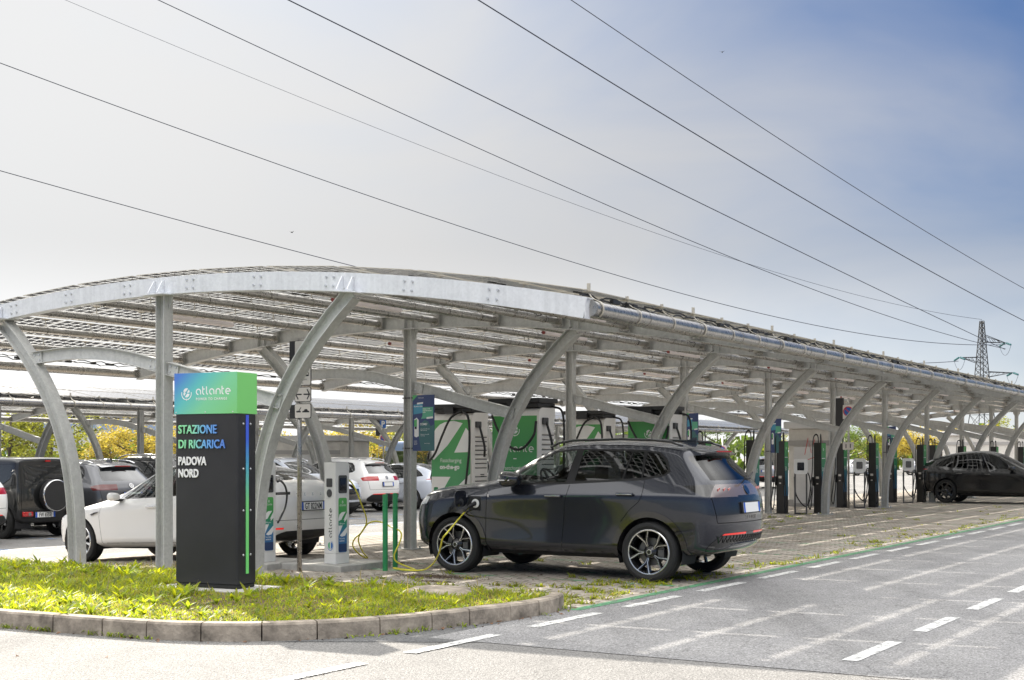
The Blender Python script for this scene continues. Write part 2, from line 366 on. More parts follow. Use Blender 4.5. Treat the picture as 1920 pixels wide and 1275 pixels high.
def pavers():
    m, nt, b, o = nodes_of('pavers')
    uv = N(nt, 'ShaderNodeUVMap'); tc = N(nt, 'ShaderNodeTexCoord')
    nd = N(nt, 'ShaderNodeTexNoise', i_Scale=4.0, i_Detail=3.0); L(nt, uv, 'UV', nd, 'Vector')
    sc = N(nt, 'ShaderNodeVectorMath', operation='MULTIPLY_ADD'); sc.inputs[1].default_value = (0.014, 0.014, 0); L(nt, nd, 'Color', sc, 0); L(nt, uv, 'UV', sc, 2)
    br = N(nt, 'ShaderNodeTexBrick', offset=0.5, offset_frequency=2, squash=1.0)
    L(nt, sc, 0, br, 'Vector')
    br.inputs['Scale'].default_value = 1.0; br.inputs['Brick Width'].default_value = 0.25; br.inputs['Row Height'].default_value = 0.125
    br.inputs['Mortar Size'].default_value = 0.009; br.inputs['Mortar Smooth'].default_value = 0.3; br.inputs['Bias'].default_value = 0.0
    br.inputs['Color1'].default_value = (0.50, 0.455, 0.40, 1); br.inputs['Color2'].default_value = (0.41, 0.37, 0.33, 1); br.inputs['Mortar'].default_value = (0.11, 0.098, 0.075, 1)
    n1 = N(nt, 'ShaderNodeTexNoise', i_Scale=1.1, i_Detail=7.0, i_Roughness=0.72); L(nt, uv, 'UV', n1, 'Vector')
    r1 = ramp(nt, [(0.3, (0.62, 0.60, 0.56)), (0.55, (1, 1, 1)), (0.75, (1.16, 1.12, 1.05))]); L(nt, n1, 'Fac', r1, 'Fac')
    mu = N(nt, 'ShaderNodeMix', data_type='RGBA', blend_type='MULTIPLY', i_0=1.0); L(nt, br, 'Color', mu, 6); L(nt, r1, 'Color', mu, 7)
    # open drainage cells: dark dots at a regular pitch, half of them filled with soil
    n3 = N(nt, 'ShaderNodeTexNoise', i_Scale=40.0, i_Detail=3.0); L(nt, uv, 'UV', n3, 'Vector')
    r3 = ramp(nt, [(0.3, [0.75]*3), (0.7, [1.2]*3)]); L(nt, n3, 'Fac', r3, 'Fac')
    mu2 = N(nt, 'ShaderNodeMix', data_type='RGBA', blend_type='MULTIPLY', i_0=1.0); L(nt, mu, 2, mu2, 6); L(nt, r3, 'Color', mu2, 7)
    sp = N(nt, 'ShaderNodeSeparateXYZ'); L(nt, uv, 'UV', sp, 0)
    def frac(ax, p, off):
        a = N(nt, 'ShaderNodeMath', operation='MULTIPLY_ADD'); a.inputs[1].default_value = 1/p; a.inputs[2].default_value = off; L(nt, sp, ax, a, 0)
        f = N(nt, 'ShaderNodeMath', operation='FRACT'); L(nt, a, 0, f, 0)
        s = N(nt, 'ShaderNodeMath', operation='SUBTRACT'); s.inputs[1].default_value = 0.5; L(nt, f, 0, s, 0)
        q = N(nt, 'ShaderNodeMath', operation='MULTIPLY'); q.inputs[1].default_value = p; L(nt, s, 0, q, 0); return q
    fx, fy = frac('X', 0.25, 0.0), frac('Y', 0.25, 0.25)
    cb = N(nt, 'ShaderNodeCombineXYZ'); L(nt, fx, 0, cb, 0); L(nt, fy, 0, cb, 1)
    ln = N(nt, 'ShaderNodeVectorMath', operation='LENGTH'); L(nt, cb, 0, ln, 0)
    rd = ramp(nt, [(0.024, [0.16, 0.14, 0.10]), (0.034, [1.0]*3)]); L(nt, ln, 'Value', rd, 'Fac')
    mu3 = N(nt, 'ShaderNodeMix', data_type='RGBA', blend_type='MULTIPLY', i_0=0.85); L(nt, mu2, 2, mu3, 6); L(nt, rd, 'Color', mu3, 7)
    nm = N(nt, 'ShaderNodeTexNoise', i_Scale=0.9, i_Detail=8.0, i_Roughness=0.75); L(nt, uv, 'UV', nm, 'Vector')
    rm = ramp(nt, [(0.50, (0, 0, 0)), (0.68, (0.75, 0.75, 0.75))]); L(nt, nm, 'Fac', rm, 'Fac')
    mm_ = N(nt, 'ShaderNodeMix', data_type='RGBA'); L(nt, rm, 'Color', mm_, 0); L(nt, mu3, 2, mm_, 6); mm_.inputs[7].default_value = (0.24, 0.195, 0.145, 1)
    L(nt, mm_, 2, b, 'Base Color'); b.inputs['Roughness'].default_value = 0.9; b.inputs['Specular IOR Level'].default_value = 0.25
    mm = N(nt, 'ShaderNodeMath', operation='MULTIPLY_ADD'); mm.inputs[1].default_value = -1.0; L(nt, br, 'Fac', mm, 0); L(nt, n3, 'Fac', mm, 2)
    bp = N(nt, 'ShaderNodeBump', i_Strength=0.7, i_Distance=0.012); L(nt, mm, 0, bp, 'Height'); L(nt, bp, 'Normal', b, 'Normal')
    MATS['pavers'] = m
pavers()
def paint(name, c, wear=0.5, sc=9.0):
    m, nt, b, o = nodes_of(name)
    tc = N(nt, 'ShaderNodeTexCoord')
    n1 = N(nt, 'ShaderNodeTexNoise', i_Scale=sc, i_Detail=9.0, i_Roughness=0.75); L(nt, tc, 'Object', n1, 'Vector')
    r = ramp(nt, [(wear-0.05, (0, 0, 0)), (wear+0.05, (1, 1, 1))]); L(nt, n1, 'Fac', r, 'Fac')
    b.inputs['Base Color'].default_value = col4(c); b.inputs['Roughness'].default_value = 0.7
    n2 = N(nt, 'ShaderNodeTexNoise', i_Scale=30.0, i_Detail=4.0); L(nt, tc, 'Object', n2, 'Vector')
    r2 = ramp(nt, [(0.3, [x*0.8 for x in c]), (0.7, c)]); L(nt, n2, 'Fac', r2, 'Fac'); L(nt, r2, 'Color', b, 'Base Color')
    tr = N(nt, 'ShaderNodeBsdfTransparent'); ms = N(nt, 'ShaderNodeMixShader')
    L(nt, r, 'Color', ms, 0); L(nt, tr, 0, ms, 1); L(nt, b, 0, ms, 2); L(nt, ms, 0, o, 'Surface')
    MATS[name] = m
paint('white_paint', (0.60, 0.60, 0.585), 0.43, 16.0)
paint('green_paint', (0.12, 0.33, 0.17), 0.45, 12.0)
paint('green_worn', (0.16, 0.42, 0.22), 0.52, 5.0)
paint('blue_worn', (0.16, 0.30, 0.55), 0.5, 5.0)
mat('kerb_stone', (0.29, 0.25, 0.205), 0.9, vary=0.55, scale=6.0, bump=0.6, bscale=45.0, spec=0.2)
mat('soil', (0.13, 0.10, 0.065), 0.95, vary=0.4, scale=12.0, bump=0.8, bscale=60.0, spec=0.1)
mat('concrete', (0.42, 0.41, 0.385), 0.85, vary=0.2, scale=9.0, bump=0.3, bscale=70.0, spec=0.25)
mat('dead_leaf', (0.16, 0.085, 0.045), 0.8, vary=0.4, scale=30.0)
mat('debris', (0.13, 0.095, 0.07), 0.95, vary=0.5, scale=40.0, bump=0.9, bscale=90.0)

# ------------------------------------------------------------------ ground
def sheet(name, us, vs, dz, m, uvm=True, zf=zg):
    mb = MB(); mb.recalc = False
    for i in range(len(us)-1):
        for j in range(len(vs)-1):
            q = [(us[i], vs[j]), (us[i+1], vs[j]), (us[i+1], vs[j+1]), (us[i], vs[j+1])]
            mb.add([W(a, b, zf(a)+dz) for a, b in q], [(0, 1, 2, 3)], 0, [q])
    return struct(mb.build(name, m))
sheet('ground', [-700, -60, -30, -9.2, -5.2, -0.2, 6.3, 20, 60, 600], [-300, -60, -20, 0, 20, 60, 150, 400, 900], 0.0, 'old_asphalt')
sheet('parking_pavers', [-5.6, -5.2, -0.2, 6.22], [-0.52, 10, 30, 62], 0.004, 'pavers')
sheet('road', [6.22, 22], [-3.02, 10, 40, 90], 0.004, 'road_asphalt')
def flat(name, poly, z, m, kind='structure'):
    mb = MB(); mb.recalc = False
    mb.add([W(a, b, z) for a, b in poly], [tuple(range(len(poly)))], 0, [poly])
    o = mb.build(name, m); o['kind'] = kind; return o
flat('asphalt_patch', [(5.35, -3.85), (6.05, -3.42), (6.75, -3.024), (6.216, -3.024), (6.216, -1.75), (6.10, -2.1), (5.89, -2.95), (5.55, -3.57)], 0.004, 'patch_asphalt')
for i in range(-3, 34):
    v0 = -2.03+1.77*i
    flat('lane_dash', [(6.54, v0), (6.66, v0), (6.66, v0+1.2), (6.54, v0+1.2)], 0.008, 'white_paint')
    v1 = -2.45+1.87*i
    if i > -1 and i < 16: flat('lane_dash', [(9.44, v1), (9.56, v1), (9.56, v1+1.15), (9.44, v1+1.15)], 0.008, 'white_paint')
flat('bay_edge_line', [(6.235, -0.75), (6.355, -0.75), (6.355, 62), (6.235, 62)], 0.008, 'green_paint')
for k in range(0, 22):
    v0 = 1.86+2.585*k
    flat('bay_line', [(1.7, v0), (6.2, v0), (6.2, v0+0.1), (1.7, v0+0.1)], 0.008, 'green_worn')
for k in range(1, 5):
    flat('bay_line', [(1.6, 0.3+2.585*k), (5.9, 0.3+2.585*k), (5.9, 0.36+2.585*k), (1.6, 0.36+2.585*k)], 0.0081, 'green_worn')
for k in range(0, 12):
    v0 = 4.0+2.6*k
    flat('bay_line', [(-12.4, v0), (-8.0, v0), (-8.0, v0+0.1), (-12.4, v0+0.1)], -0.245, 'blue_worn')
flat('bay_line', [(-8.0, 0), (-7.9, 0), (-7.9, 40), (-8.0, 40)], -0.235, 'blue_worn')

# ------------------------------------------------------------------ planted island with its kerb
KERB = [(-3.5, -4.55), (0.0, -4.52), (1.6, -4.48), (2.75, -4.43), (3.65, -4.36), (4.5, -4.27), (5.1, -4.0), (5.55, -3.55), (5.88, -2.94), (6.09, -2.1), (6.24, -1.46), (6.22, -0.9), (6.08, -0.55)]
def resample(P, step):
    P = [Vector(p) for p in P]; out = [P[0]]; acc = 0
    for a, b in zip(P, P[1:]):
        n = max(1, round((b-a).length/step))
        out += [a.lerp(b, (i+1)/n) for i in range(n)]
    return out
def smoothp(P, it=2):
    for _ in range(it):
        Q = [P[0]]
        for a, b in zip(P, P[1:]): Q += [a*0.75+b*0.25, a*0.25+b*0.75]
        P = Q+[P[-1]]
    return P
KS = smoothp([Vector(p) for p in KERB], 2)
def cumlen(P):
    d = [0]
    for a, b in zip(P, P[1:]): d.append(d[-1]+(b-a).length)
    return d
KD = cumlen(KS)
def kerb_at(s):
    s = max(0, min(KD[-1]-1e-6, s))
    for i in range(len(KD)-1):
        if KD[i] <= s <= KD[i+1]:
            t = (KS[i+1]-KS[i]).normalized(); return KS[i]+t*(s-KD[i]), Vector((-t.y, t.x))
s = 0.0; rk = random.Random(3)
while s < KD[-1]-0.2:
    ln = 0.98 if s < 6.4 else rk.uniform(0.42, 0.56)
    e = min(s+ln-0.012, KD[-1]); mb = MB(); ns = 6 if ln > .7 else 4
    jit = rk.uniform(-0.006, 0.006); rows = []
    for i in range(ns+1):
        p, nn = kerb_at(s+(e-s)*i/ns)
        prof = [(0.0+jit, -0.02), (0.003+jit, 0.125), (0.016+jit, 0.143), (0.115, 0.147), (0.13, 0.135), (0.13, -0.02)]
        rows.append([W(*(p+nn*a), z) for a, z in prof])
    k = 6; vs = [q for r_ in rows for q in r_]
    fs = [(i*k+j, (i+1)*k+j, (i+1)*k+(j+1) % k, i*k+(j+1) % k) for i in range(ns) for j in range(k)]
    fs += [tuple(range(k)), tuple(ns*k+j for j in reversed(range(k)))]
    mb.add(vs, fs); struct(mb.build('kerb_stone', 'kerb_stone', smooth=30)); s += ln
# back edging flush with the pavers
mb = MB()
for i in range(10):
    a = -3.4+i*0.94
    mb.obox(W(a+0.46, -0.585, 0.02), Vector((UX, UY, 0))*0.462, Vector((VX, VY, 0))*0.055, (0, 0, 0.045))
struct(mb.build('back_edging', 'concrete'))
ISL = [p+Vector((0, 0)) for p in KS]
inner = [kerb_at(KD[-1]*i/60) for i in range(61)]
inner = [(p+nn*0.125) for p, nn in inner]
poly = [(p.x, p.y) for p in inner]+[(5.9, -0.64), (-3.5, -0.64)]
mb = MB(); mb.recalc = False
# island soil as a gently domed grid clipped to the kerb
def in_poly(x, y, P=poly):
    c = False; n = len(P); j = n-1
    for i in range(n):
        if ((P[i][1] > y) != (P[j][1] > y)) and (x < (P[j][0]-P[i][0])*(y-P[i][1])/(P[j][1]-P[i][1])+P[i][0]): c = not c
        j = i
    return c
mb.add([W(a, b, 0.118) for a, b in poly], [tuple(range(len(poly)))], 0)
struct(mb.build('planting_soil', 'soil'))
# ------------------------------------------------------------------ galvanised steel, glass panels
def galv(name, base, metal=0.55, rough=0.42, mott=0.22):
    m, nt, b, o = nodes_of(name)
    tc = N(nt, 'ShaderNodeTexCoord')
    v = N(nt, 'ShaderNodeTexVoronoi', i_Scale=38.0); L(nt, tc, 'Object', v, 'Vector')
    n1 = N(nt, 'ShaderNodeTexNoise', i_Scale=5.0, i_Detail=6.0, i_Roughness=0.7); L(nt, tc, 'Object', n1, 'Vector')
    sp = N(nt, 'ShaderNodeSeparateColor'); L(nt, v, 'Color', sp, 0)
    ad = N(nt, 'ShaderNodeMath', operation='MULTIPLY_ADD'); ad.inputs[1].default_value = 0.35; L(nt, sp, 0, ad, 0); L(nt, n1, 'Fac', ad, 2)
    r = ramp(nt, [(0.4, [x*(1-mott) for x in base]), (0.9, [min(1, x*(1+mott)) for x in base])]); L(nt, ad, 0, r, 'Fac')
    # drips and water marks run down the zinc
    mp = N(nt, 'ShaderNodeMapping'); mp.inputs['Scale'].default_value = (16, 16, 0.9); L(nt, tc, 'Object', mp, 'Vector')
    n2 = N(nt, 'ShaderNodeTexNoise', i_Scale=1.0, i_Detail=5.0); L(nt, mp, 'Vector', n2, 'Vector')
    r2 = ramp(nt, [(0.35, [0.86]*3), (0.6, [1.03]*3)]); L(nt, n2, 'Fac', r2, 'Fac')
    mu = N(nt, 'ShaderNodeMix', data_type='RGBA', blend_type='MULTIPLY', i_0=0.5); L(nt, r, 'Color', mu, 6); L(nt, r2, 'Color', mu, 7)
    L(nt, mu, 2, b, 'Base Color'); b.inputs['Metallic'].default_value = metal
    rr = N(nt, 'ShaderNodeMapRange'); rr.inputs['To Min'].default_value = rough-0.12; rr.inputs['To Max'].default_value = rough+0.14; L(nt, ad, 0, rr, 'Value'); L(nt, rr, 'Result', b, 'Roughness')
    MATS[name] = m
galv('galvanised', (0.53, 0.53, 0.51), 0.25, 0.46, 0.10)
galv('galvanised_tube', (0.40, 0.385, 0.36), 0.85, 0.25, 0.14)
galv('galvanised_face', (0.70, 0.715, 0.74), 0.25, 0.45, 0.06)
mat('steel_dark', (0.10, 0.10, 0.10), 0.5, 0.3)
mat('bolt_zinc', (0.62, 0.63, 0.64), 0.35, 0.7)
mat('strip_steel', (0.52, 0.48, 0.40), 0.5, 0.4)
mat('black_plastic', (0.018, 0.018, 0.019), 0.45)
mat('cable_rubber', (0.015, 0.015, 0.016), 0.5)
mat('lamp_tube', (0.78, 0.70, 0.68), 0.4)
mat('lamp_cap', (0.20, 0.035, 0.03), 0.4)
def solar():
    m, nt, b, o = nodes_of('solar_glass')
    uv = N(nt, 'ShaderNodeUVMap'); sp = N(nt, 'ShaderNodeSeparateXYZ'); L(nt, uv, 'UV', sp, 0)
    def edge(ax, p, hw):
        a = N(nt, 'ShaderNodeMath', operation='MULTIPLY'); a.inputs[1].default_value = 1/p; L(nt, sp, ax, a, 0)
        f = N(nt, 'ShaderNodeMath', operation='FRACT'); L(nt, a, 0, f, 0)
        s = N(nt, 'ShaderNodeMath', operation='SUBTRACT'); s.inputs[1].default_value = 0.5; L(nt, f, 0, s, 0)
        q = N(nt, 'ShaderNodeMath', operation='ABSOLUTE'); L(nt, s, 0, q, 0)
        g = N(nt, 'ShaderNodeMath', operation='LESS_THAN'); g.inputs[1].default_value = 0.5-hw/p; L(nt, q, 0, g, 0); return g
    ex, ey = edge('X', 0.1685, 0.0125), edge('Y', 0.1685, 0.0125)
    cell = N(nt, 'ShaderNodeMath', operation='MULTIPLY'); L(nt, ex, 0, cell, 0); L(nt, ey, 0, cell, 1)
    n = N(nt, 'ShaderNodeTexNoise', i_Scale=3.0, i_Detail=2.0); L(nt, uv, 'UV', n, 'Vector')
    r = ramp(nt, [(0.3, (0.022, 0.028, 0.046)), (0.7, (0.040, 0.048, 0.072))]); L(nt, n, 'Fac', r, 'Fac'); L(nt, r, 'Color', b, 'Base Color')
    b.inputs['Roughness'].default_value = 0.30; b.inputs['Specular IOR Level'].default_value = 0.6
    gl = N(nt, 'ShaderNodeBsdfGlossy'); gl.inputs['Roughness'].default_value = 0.12; gl.inputs['Color'].default_value = (0.9, 0.9, 0.9, 1)
    tr = N(nt, 'ShaderNodeBsdfTransparent'); tr.inputs['Color'].default_value = (0.6, 0.62, 0.60, 1)
    tl = N(nt, 'ShaderNodeBsdfTranslucent'); tl.inputs['Color'].default_value = (0.55, 0.55, 0.54, 1)
    m1 = N(nt, 'ShaderNodeMixShader', i_0=0.6); L(nt, tr, 0, m1, 1); L(nt, tl, 0, m1, 2)
    fr = thin_fresnel(nt, 1.45); m2 = N(nt, 'ShaderNodeMixShader'); L(nt, fr, 0, m2, 0); L(nt, m1, 0, m2, 1); L(nt, gl, 0, m2, 2)
    m3 = N(nt, 'ShaderNodeMixShader'); L(nt, cell, 0, m3, 0); L(nt, m2, 0, m3, 1); L(nt, b, 0, m3, 2); L(nt, m3, 0, o, 'Surface')
    MATS['solar_glass'] = m
solar()

# ------------------------------------------------------------------ the car port
KZ, ZTOP, RD = 0.0169, 3.468, 0.215      # arch curvature, underside at the crown, beam depth
UEND, PITCH = 6.05, 1.0955
U_P = [-6.0+i*PITCH for i in range(12)]
def zu(u): return ZTOP-KZ*u*u            # underside of arch beam
def slope(u): return -2*KZ*u
def anor(u): return Vector((-slope(u), 0, 1)).normalized()
def col_u(h): return 1.55+1.48*(max(h, 0)/3.3)**2.75
TIE_Z = [(-2.40, 2.78), (-1.6, 2.83), (-0.8, 2.77), (0.05, 2.58), (0.7, 2.42), (1.3, 2.26), (1.98, 2.10)]
def h_profile(mb, path, nor, d, b, tf=0.011, tw=0.008, m=0):
    mb.sweep(path, nor, d/2-tf, d/2, -b/2, b/2, m); mb.sweep(path, nor, -d/2, -d/2+tf, -b/2, b/2, m)
    mb.sweep(path, nor, -d/2+tf, d/2-tf, -tw/2, tw/2, m)
def path_normals(path):
    out = []
    for i in range(len(path)):
        t = (path[min(i+1, len(path)-1)]-path[max(i-1, 0)]).normalized()
        out.append(Vector((t.z, 0, -t.x)))
    return out
def bolts(mb, pts, axis, r=0.017, t=0.014, m=1):
    for p in pts:
        p = Vector(p); mb.tube([p, p+Vector(axis)*t], r, 6, m)
def make_carport(nb, n_single):
    root = thing('solar_carport', 'long arched galvanised steel car port roofed with solar panels, charging cars beneath it', 'car port')
    protos = {}
    def inst(key, mk, loc, rot=None, kind=None):
        if key not in protos: o = mk(); protos[key] = o
        else:
            o = protos[key].copy(); COL.objects.link(o)
        o.location = loc
        if rot is not None: o.rotation_euler = rot
        if kind: o['kind'] = kind
        return o
    def mk_mid():
        mb = MB(); h = zu(0.05)-0.012
        P = [Vector((0, 0, 0.02)), Vector((0, 0, h))]; h_profile(mb, P, [Vector((1, 0, 0))]*2, 0.145, 0.15)
        mb.box(-0.15, 0.15, -0.15, 0.15, 0.005, 0.022); bolts(mb, [(x, y, 0.022) for x in (-.11, .11) for y in (-.11, .11)], (0, 0, 1), 0.014, 0.03)
        mb.box(-0.15, 0.15, -0.11, 0.11, h-0.001, h+0.011)
        for s in (-1, 1):
            mb.prism([(0.084*s, h-0.17), (0.084*s, h-.002), (0.15*s, h-.002), (0.15*s, h-0.05)], -0.005, 0.005, frame((0, 0, 0), (1, 0, 0), (0, 0, 1)))
        return mb.build('column', ['galvanised', 'bolt_zinc'], root)
    def mk_side(s):
        mb = MB(); h = zu(3.03)-0.012; n = 14
        P = [Vector((s*col_u(0.02+(h-0.02)*i/n), 0, 0.02+(h-0.02)*i/n)) for i in range(n+1)]
        h_profile(mb, P, path_normals(P), 0.165, 0.16)
        u0 = s*col_u(0); mb.box(u0-.17, u0+.17, -.16, .16, 0.005, 0.024)
        bolts(mb, [(u0+x, y, 0.024) for x in (-.13, .13) for y in (-.12, .12)], (0, 0, 1), 0.015, 0.035)
        u1 = s*col_u(h); sl = slope(u1)
        mb.obox((u1, 0, h+.004), (0.2, 0, 0.2*sl), (0, .11, 0), (0, 0, .006))
        return mb.build('curved_column', ['galvanised', 'bolt_zinc'], root, smooth=30)
    def mk_arch(front):
        mb = MB(); n = 36
        P = [Vector((u, 0, zu(u)+RD/2)) for u in [-UEND+2*UEND*i/n for i in range(n+1)]]; NN = [anor(p.x) for p in P]
        h_profile(mb, P, NN, RD, 0.13, 0.012, 0.009)
        if front:
            mb.sweep(P, NN, -RD/2+.001, RD/2-.001, -0.066, -0.0655-.012, 0)
            for u in U_P[1:-1]:
                for k in (-.055, .055):
                    for q in (-.05, .05):
                        c = Vector((u, 0, zu(u)+RD/2))+Vector((1, 0, slope(u))).normalized()*k+anor(u)*q
                        bolts(mb, [(c.x, -0.078, c.z)], (0, -1, 0), 0.014, 0.016)
            for u in (-3.03, 0.05, 3.03):
                for k in (-.075, .075):
                    c = u+k; z = zu(c)
                    mb.add([(c-.006, -.079, z), (c-.006, -.079, z+.17), (c-.006, -.105, z+.17), (c-.006, -.20, z+.02), (c-.006, -.20, z),
                            (c+.006, -.079, z), (c+.006, -.079, z+.17), (c+.006, -.105, z+.17), (c+.006, -.20, z+.02), (c+.006, -.20, z)],
                           [(4,3,2,1,0), (5,6,7,8,9), (0,1,6,5), (1,2,7,6), (2,3,8,7), (3,4,9,8), (4,0,5,9)], 0)
                mb.obox((u, -.10, zu(u)-.005), (.2, 0, .2*slope(u)), (0, .11, 0), (0, 0, .006))
            for s in (-1, 1):
                e = s*UEND; mb.obox((e, -.03, zu(e)+RD/2), (.006, 0, 0), (0, .05, 0), (0, 0, RD/2))
        else:
            for u in U_P[1:-1]:
                for y in (-.068, .068): mb.obox((u, y, zu(u)+RD/2), (.085, 0, .085*slope(u)), (0, .004, 0), (0, 0, .085))
            for u in (-3.03, 0.05, 3.03):
                for k in (-.07, .07):
                    for y in (-.035, .035): mb.obox((u+k, y, zu(u+k)+RD/2), (.005, 0, 0), (0, .03, 0), (0, 0, RD/2-.013))
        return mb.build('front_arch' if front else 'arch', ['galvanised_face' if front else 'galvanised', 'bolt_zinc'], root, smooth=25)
    def mk_tie(side):
        mb = MB(); pts = [p for p in TIE_Z if (p[0] <= 0.05 if side < 0 else p[0] >= 0.05)]
        P = smoothp([Vector((a, 0, b)) for a, b in pts], 2)
        lim = 0.05-.085 if side < 0 else 0.05+.085
        P = [p for p in P if (p.x < lim-.04 if side < 0 else p.x > lim+.04)]
        e_ = Vector((lim, 0, 2.60 if side < 0 else 2.555)); P = P+[e_] if side < 0 else [e_]+P
        nn = []
        for i in range(len(P)):
            t = (P[min(i+1, len(P)-1)]-P[max(i-1, 0)]).normalized(); nn.append(Vector((-t.z, 0, t.x)))
        h_profile(mb, P, nn, 0.165, 0.10, 0.009, 0.007)
        for e, q in ((0, 1), (-1, -1)):
            c = P[e]; t = (P[1]-P[0]).normalized() if e == 0 else (P[-1]-P[-2]).normalized(); n_ = nn[e]
            cc = c+t*q*0.09
            mb.obox(cc+Vector((0, -.013, 0)), t*.085, (0, .008, 0), n_*.07)
            bolts(mb, [cc+Vector((0, -.021, 0))+t*a+n_*b for a in (-.045, .045) for b in (-.035, .035)], (0, -1, 0), 0.012, 0.012)
        return mb.build('tie_beam', ['galvanised', 'bolt_zinc'], root, smooth=25)
    def mk_purlin():
        mb = MB(); ln = BAY-0.15; mb.tube([(0, 0.075, 0), (0, 0.075+ln, 0)], 0.057, 14, 0)
        for y in (0.08, 0.066+ln):
            mb.box(-.085, .085, y-.006, y+.006, -.085, .085)
        for k in range(6):
            y = 0.5+k*0.84; mb.lathe([(0.058, -.012), (0.063, -.012), (0.063, .012), (0.058, .012)], 14, 0, Matrix.Translation((0, y, 0)) @ Matrix.Rotation(R(90), 4, 'X'))
            mb.box(-.004, .004, y-.004, y+.004, .05, .17, 1); mb.box(-.03, .03, y-.05, y+.05, .165, .172, 1)
        return mb.build('purlin', ['galvanised_tube', 'strip_steel'], root, smooth=40)
    def mk_edge():
        mb = MB(); mb.tube([(0, -0.05 if False else 0.004, 0), (0, BAY-0.004, 0)], 0.078, 18, 0)
        for y in (0.02, 1.25, 2.6, 3.9): mb.lathe([(0.0785, -.01), (0.0825, -.01), (0.0825, .01), (0.0785, .01)], 18, 0, Matrix.Translation((0, y, 0)) @ Matrix.Rotation(R(90), 4, 'X'))
        return mb.build('edge_tube', ['galvanised_tube'], root, smooth=40)
    def mk_clip(big):
        s = 1.0; mb = MB(); w = 0.028 if big else 0.016
        pts = arc(0, 0, .088, -60, 62, 8)+[(-.02, .105), (-.055, .13), (-.075, .16), (-.10, .186)]
        for a, b in zip(pts, pts[1:]):
            mb.beam((a[0], 0, a[1]), (b[0], 0, b[1]), .006, w, up=(0, 1, 0))
        mb.box(-.15, -.05, -.03, .03, .184, .192); mb.box(-.10, -.07, -.012, .012, .186, .27 if big else .225)
        return mb.build('panel_clip', 'strip_steel', root)
    def mk_panel():
        mb = MB(); w, l = 0.506, 0.832; vs = [(x, y, z) for z in (-.004, .004) for x, y in ((-w, -l), (w, -l), (w, l), (-w, l))]
        uvp = [(0, 0), (1.011, 0), (1.011, 1.685), (0, 1.685)]
        mb.add(vs[4:], [(0, 1, 2, 3)], 0, [uvp]); mb.recalc = False
        mb.add([vs[0], vs[1], vs[5], vs[4]], [(0, 1, 2, 3)], 1); mb.add([vs[2], vs[3], vs[7], vs[6]], [(0, 1, 2, 3)], 1)
        mb.add([vs[1], vs[2], vs[6], vs[5]], [(0, 1, 2, 3)], 1); mb.add([vs[3], vs[0], vs[4], vs[7]], [(0, 1, 2, 3)], 1)
        # junction boxes and leads on the underside
        for y in (-.1, .1): mb.box(-.03, .03, y-.05, y+.05, -.022, -.0055, 2)
        return mb.build('solar_panel', ['solar_glass', 'strip_steel', 'black_plastic'], root)
    def mk_cables():
        mb = MB(); rr = random.Random(5)
        for k in range(7):
            y = rr.uniform(.2, BAY-.3); u = rr.choice(U_P[1:-1])+rr.uniform(.05, .35); z = zu(u)+RD+.03
            n = 10; ln = rr.uniform(.15, .4); pts = []
            for i in range(n+1):
                a = i/n; pts.append((u+rr.uniform(-.02, .02)+.1*math.sin(a*6), y+ln*a, z-.12*math.sin(math.pi*a)-rr.uniform(0, .03)))
            mb.tube(pts, .007, 5); mb.box(u-.02, u+.02, y-.03, y+.05, z-.03, z+.01)
        for s in (-1, 1):
            u = s*(UEND-.06); n = 40
            for q in (0, 1):
                mb.tube([(u-s*.03*q+rr.uniform(-.02, .02), BAY*i/n, zu(u)+RD+.02+.03*q-.05*abs(math.sin(i*.9+q*2))*rr.random()) for i in range(n+1)], .009, 5)
            for k in range(6):
                y = rr.uniform(.2, BAY-.3); mb.box(u-.02, u+.025, y, y+rr.uniform(.08, .16), zu(u)+RD-.01, zu(u)+RD+.03)
        return mb.build('cable_loops', 'cable_rubber', root)
    def mk_lamp():
        mb = MB(); mb.bbox(-.045, .045, 0, 1.45, -.035, .035, .015, 0); mb.tube([(0, -.03, 0), (0, 0.001, 0)], .03, 10, 1)
        mb.box(-.01, .01, .2, .22, .03, .09); mb.box(-.01, .01, 1.2, 1.22, .03, .09)
        return mb.build('lamp_tube', ['lamp_tube', 'lamp_cap'], root, smooth=40)
    for n in range(nb+1):
        v = n*BAY
        inst('mid', mk_mid, (0.05, v, 0))
        inst('sr', lambda: mk_side(1), (0, v, 0)); inst('sl', lambda: mk_side(-1), (0, v, 0))
        inst('fa' if n == 0 else 'ar', (lambda: mk_arch(True)) if n == 0 else (lambda: mk_arch(False)), (0, v, 0))
        inst('tl', lambda: mk_tie(-1), (0, v, 0)); inst('tr', lambda: mk_tie(1), (0, v, 0))
        if n == nb: break
        for s in (-1, 1): inst('ed', mk_edge, (s*(UEND+.02), v, zu(UEND)+RD/2))
        for i in range(1, 11):
            if n < 5: inst('pu', mk_purlin, (U_P[i], v, zu(U_P[i])+RD/2), (0, math.atan(-slope(U_P[i])), 0))
        inst('ca', mk_cables, (0, v, 0), kind='stuff')
        for uu in (1.2, 4.45, -2.0): inst('la', mk_lamp, (uu, v+1.9+.3*(n % 2), zu(uu)+RD/2-.02), (0, math.atan(-slope(uu)), 0))
        for k in range(6): inst('c1' if k % 3 else 'c2', (lambda: mk_clip(False)) if k % 3 else (lambda: mk_clip(True)), (UEND+.02, v+.12+k*BAY/6, zu(UEND)+RD/2))
    # the far purlins read as one run of tubes
    src = protos['pu']; far = MB()
    me = src.data; base = [v.co.copy() for v in me.vertices]; polys = [(list(p.vertices), p.material_index) for p in me.polygons]
